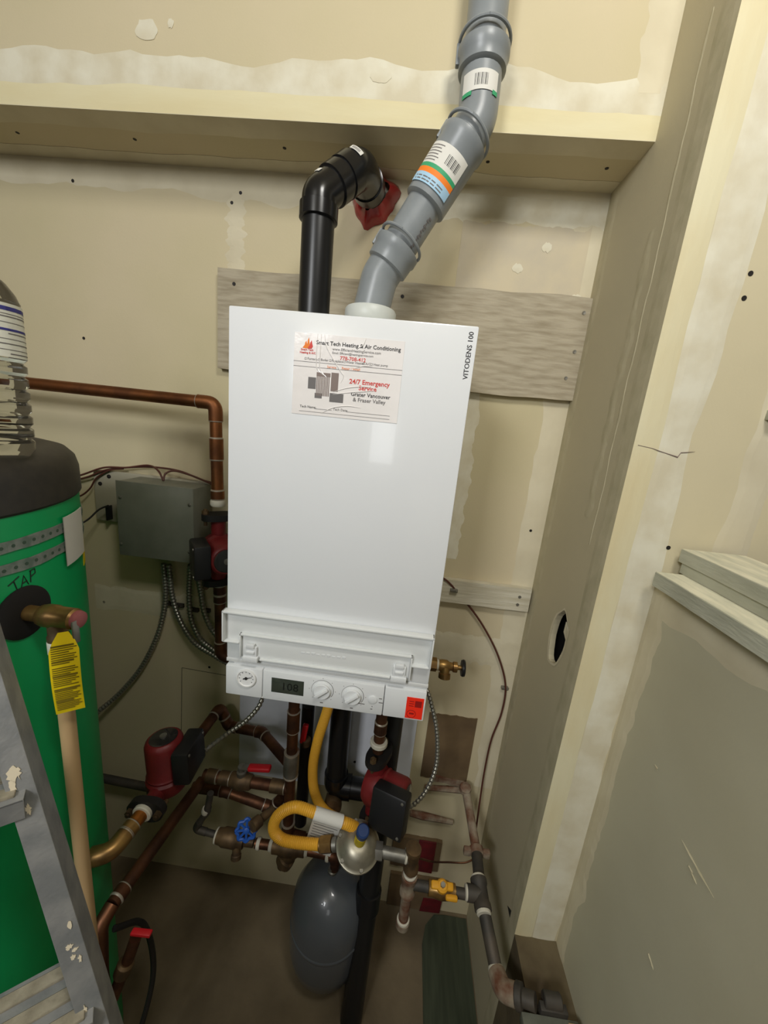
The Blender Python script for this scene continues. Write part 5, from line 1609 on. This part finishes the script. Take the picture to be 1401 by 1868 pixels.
m5 = Vector((0.4650, -0.4400, 0.5139))
MB().tube(fillet([m3, m4, m5], 0.02, 8), 0.0195, 18).build('elbow', RUST, mg)
d5 = (m5 - m4).normalized()
MB().lathe(m5 - d5 * 0.004, d5, [(0.0195, 0), (0.022, 0.002), (0.022, 0.014), (0.015, 0.016), (0.015, 0.040)], 18).build('pipe_end', STEEL_D, mg)
MB().lathe(m1 - d_ * 0.010, d_, [(0.0145, 0), (0.019, 0.002), (0.019, 0.018), (0.0145, 0.020)], 16).build('ground_clamp', RUST, mg)
for s in (-1, 1):
    MB().obox(m1 + Vector((0.026 * s, -0.004, 0)), (1, 0, 0), (0, 1, 0), (0, 0, 1), 0.020, 0.014, 0.022, 0.003).build('clamp_lug', RUST, mg)
cable([m1 + Vector((0.0, -0.016, 0.0)), m1 + Vector((-0.03, -0.02, -0.02)), (0.3458, -0.2000, 0.5032), (0.2974, -0.2200, 0.5239), (0.2531, -0.2600, 0.5838)], 0.0022, COPPER_D, 'bare copper bonding wire from the gas pipe clamp to the tee')
tag(MB().tube([(0.2800, -0.0120, 0.5299), (0.4010, -0.0120, 0.5399)], [0.008, 0.0095], 8).build('rusty_bar', RUST, smooth=False), 'rusty level bar reaching the gas pipe under the plywood patch', 'bar')
tag(MB().lathe(m0 + Vector((-0.004, 0.005, 0.022)), (0, 0.3, -1), [(0.006, 0), (0.017, 0.006), (0.019, 0.020), (0.012, 0.034)], 9).build('rusty_fitting', RUST, smooth=False), 'flaking rusty fitting at the top of the gas pipe in the corner', 'fitting')

# hose bib right of boiler
hb_ = thing('hose_bib', 'brass drain tap with black round handle sticking out right of the boiler', 'tap', (0.2679, -0.1500, 1.0261))
h0, h1 = Vector((0.2106, -0.1500, 1.0699)), Vector((0.3130, -0.1500, 1.0619))
h0.z = h1.z = (h0.z + h1.z) / 2
hdv = Vector((1, 0, 0))
MB().hexnut(h0 + hdv * 0.004, h0 + hdv * 0.030, 0.017).build('hex_adapter', BRASS, hb_)
ring(hb_, h0 + hdv * 0.033, hdv, 0.0135, 0.007, PTFE)
MB().lathe(h0 + hdv * 0.030, hdv, [(0.011, 0), (0.013, 0.004), (0.015, 0.014), (0.015, 0.026), (0.011, 0.032), (0.010, 0.040), (0.013, 0.042), (0.013, 0.052), (0.006, 0.054), (0.005, 0.072)], 18).build('body', BRASS, hb_)
MB().lathe(h0 + Vector((0.052, -0.004, 0.0)), (0, -0.35, -1), [(0.012, 0), (0.012, 0.014), (0.015, 0.016), (0.015, 0.028), (0.011, 0.030)], 18).build('spout', BRASS, hb_)
hw_ = MB().lathe(h0 + hdv * 0.092, hdv, [(0.006, 0), (0.020, 0.001), (0.0215, 0.005), (0.020, 0.009), (0.006, 0.010)], 10)
hw_.build('handle', BLACK_P, hb_)

# ================================================================== right side: capping boards, floor sheet, clutter
def plank(name, label, x0, x1, y0, y1, z0, z1, m, top, seed, cat='board'):
    t = thing(name, label, cat, ((x0 + x1) / 2, (y0 + y1) / 2, z0), 'boards stacked on the half wall')
    n = 20
    L = [(x0 + wav(i, 0.0016, 0.7, seed), y0 + (y1 - y0) * i / n, z0) for i in range(n + 1)]
    R = [(x1, y0 + (y1 - y0) * i / n, z0) for i in range(n + 1)]
    MB().band(L, R, (0, 0, z1 - z0 - 0.001)).build('plank', m, t, smooth=False)
    L2 = [(v[0] + 0.0006, v[1], z1 - 0.001) for v in L]
    R2 = [(v[0], v[1], z1 - 0.001) for v in R]
    MB().band(L2, R2, (0, 0, 0.001)).build('pale_top', top, t, smooth=False)  # thin top layer, paler than the rest of the board
    return t


plank('capping_board', 'wide grey capping board lying directly on the half wall', 0.566, 0.74, -1.30, -0.352, 1.4155, 1.441, STONE, STONE_T, 80)
plank('capping_board', 'lower of two narrow grey boards stacked on the wide capping board', 0.612, 0.72, -1.15, -0.342, 1.4415, 1.460, STONE, STONE_T, 81)
plank('capping_board', 'topmost narrow grey board of the stack on the half wall', 0.608, 0.715, -1.10, -0.338, 1.4605, 1.484, STONE, STONE_T, 82)
wbk = Vector((0.6862, -0.3242, 1.7206))
tag(MB().box((wbk.x, -0.345, wbk.z - 0.008), (wbk.x + 0.30, -0.3245, wbk.z + 0.008), 0.001).build('trim_strip', STONE), 'small pale trim strip on the wall at the right edge of view', 'trim')
gs = MB()
ol = [(0.333, -0.60), (0.333, -0.10), (0.345, -0.05), (0.375, -0.018), (0.41, -0.014), (0.488, -0.014), (0.488, -0.60)]
tag(gs.prism([(x, y, 0.0) for x, y in ol], (0, 0, 0.004)).build('floor_sheet', GREENSH, smooth=False), 'dark green sheet lying on the floor along the right wall', 'sheet')
db = thing('dusty_box', 'dusty grey box with pipe stubs sitting on the ledge at bottom right', 'box', (0.56, -0.47, 0.49))
bz0 = 0.4905
c1 = Vector((0.5138, -0.4700, 0.5364))
MB().box((0.466, -0.70, bz0), (0.580, -0.462, bz0 + 0.026), 0.003).build('case', DUSTBOX, db)
MB().box((0.505, -0.462, bz0), (0.560, -0.446, bz0 + 0.036), 0.002).build('end_plate', STEEL_D, db)
MB().lathe((0.534, -0.445, bz0 + 0.036), (1, 0, 0), [(0.012, -0.02), (0.014, -0.018), (0.014, 0.014), (0.012, 0.016)], 14).build('pipe_stub', STEEL_D, db)
MB().box((0.556, -0.62, bz0 + 0.0302), (0.580, -0.470, bz0 + 0.033), 0.001).build('cardboard_scrap', CARD, db)
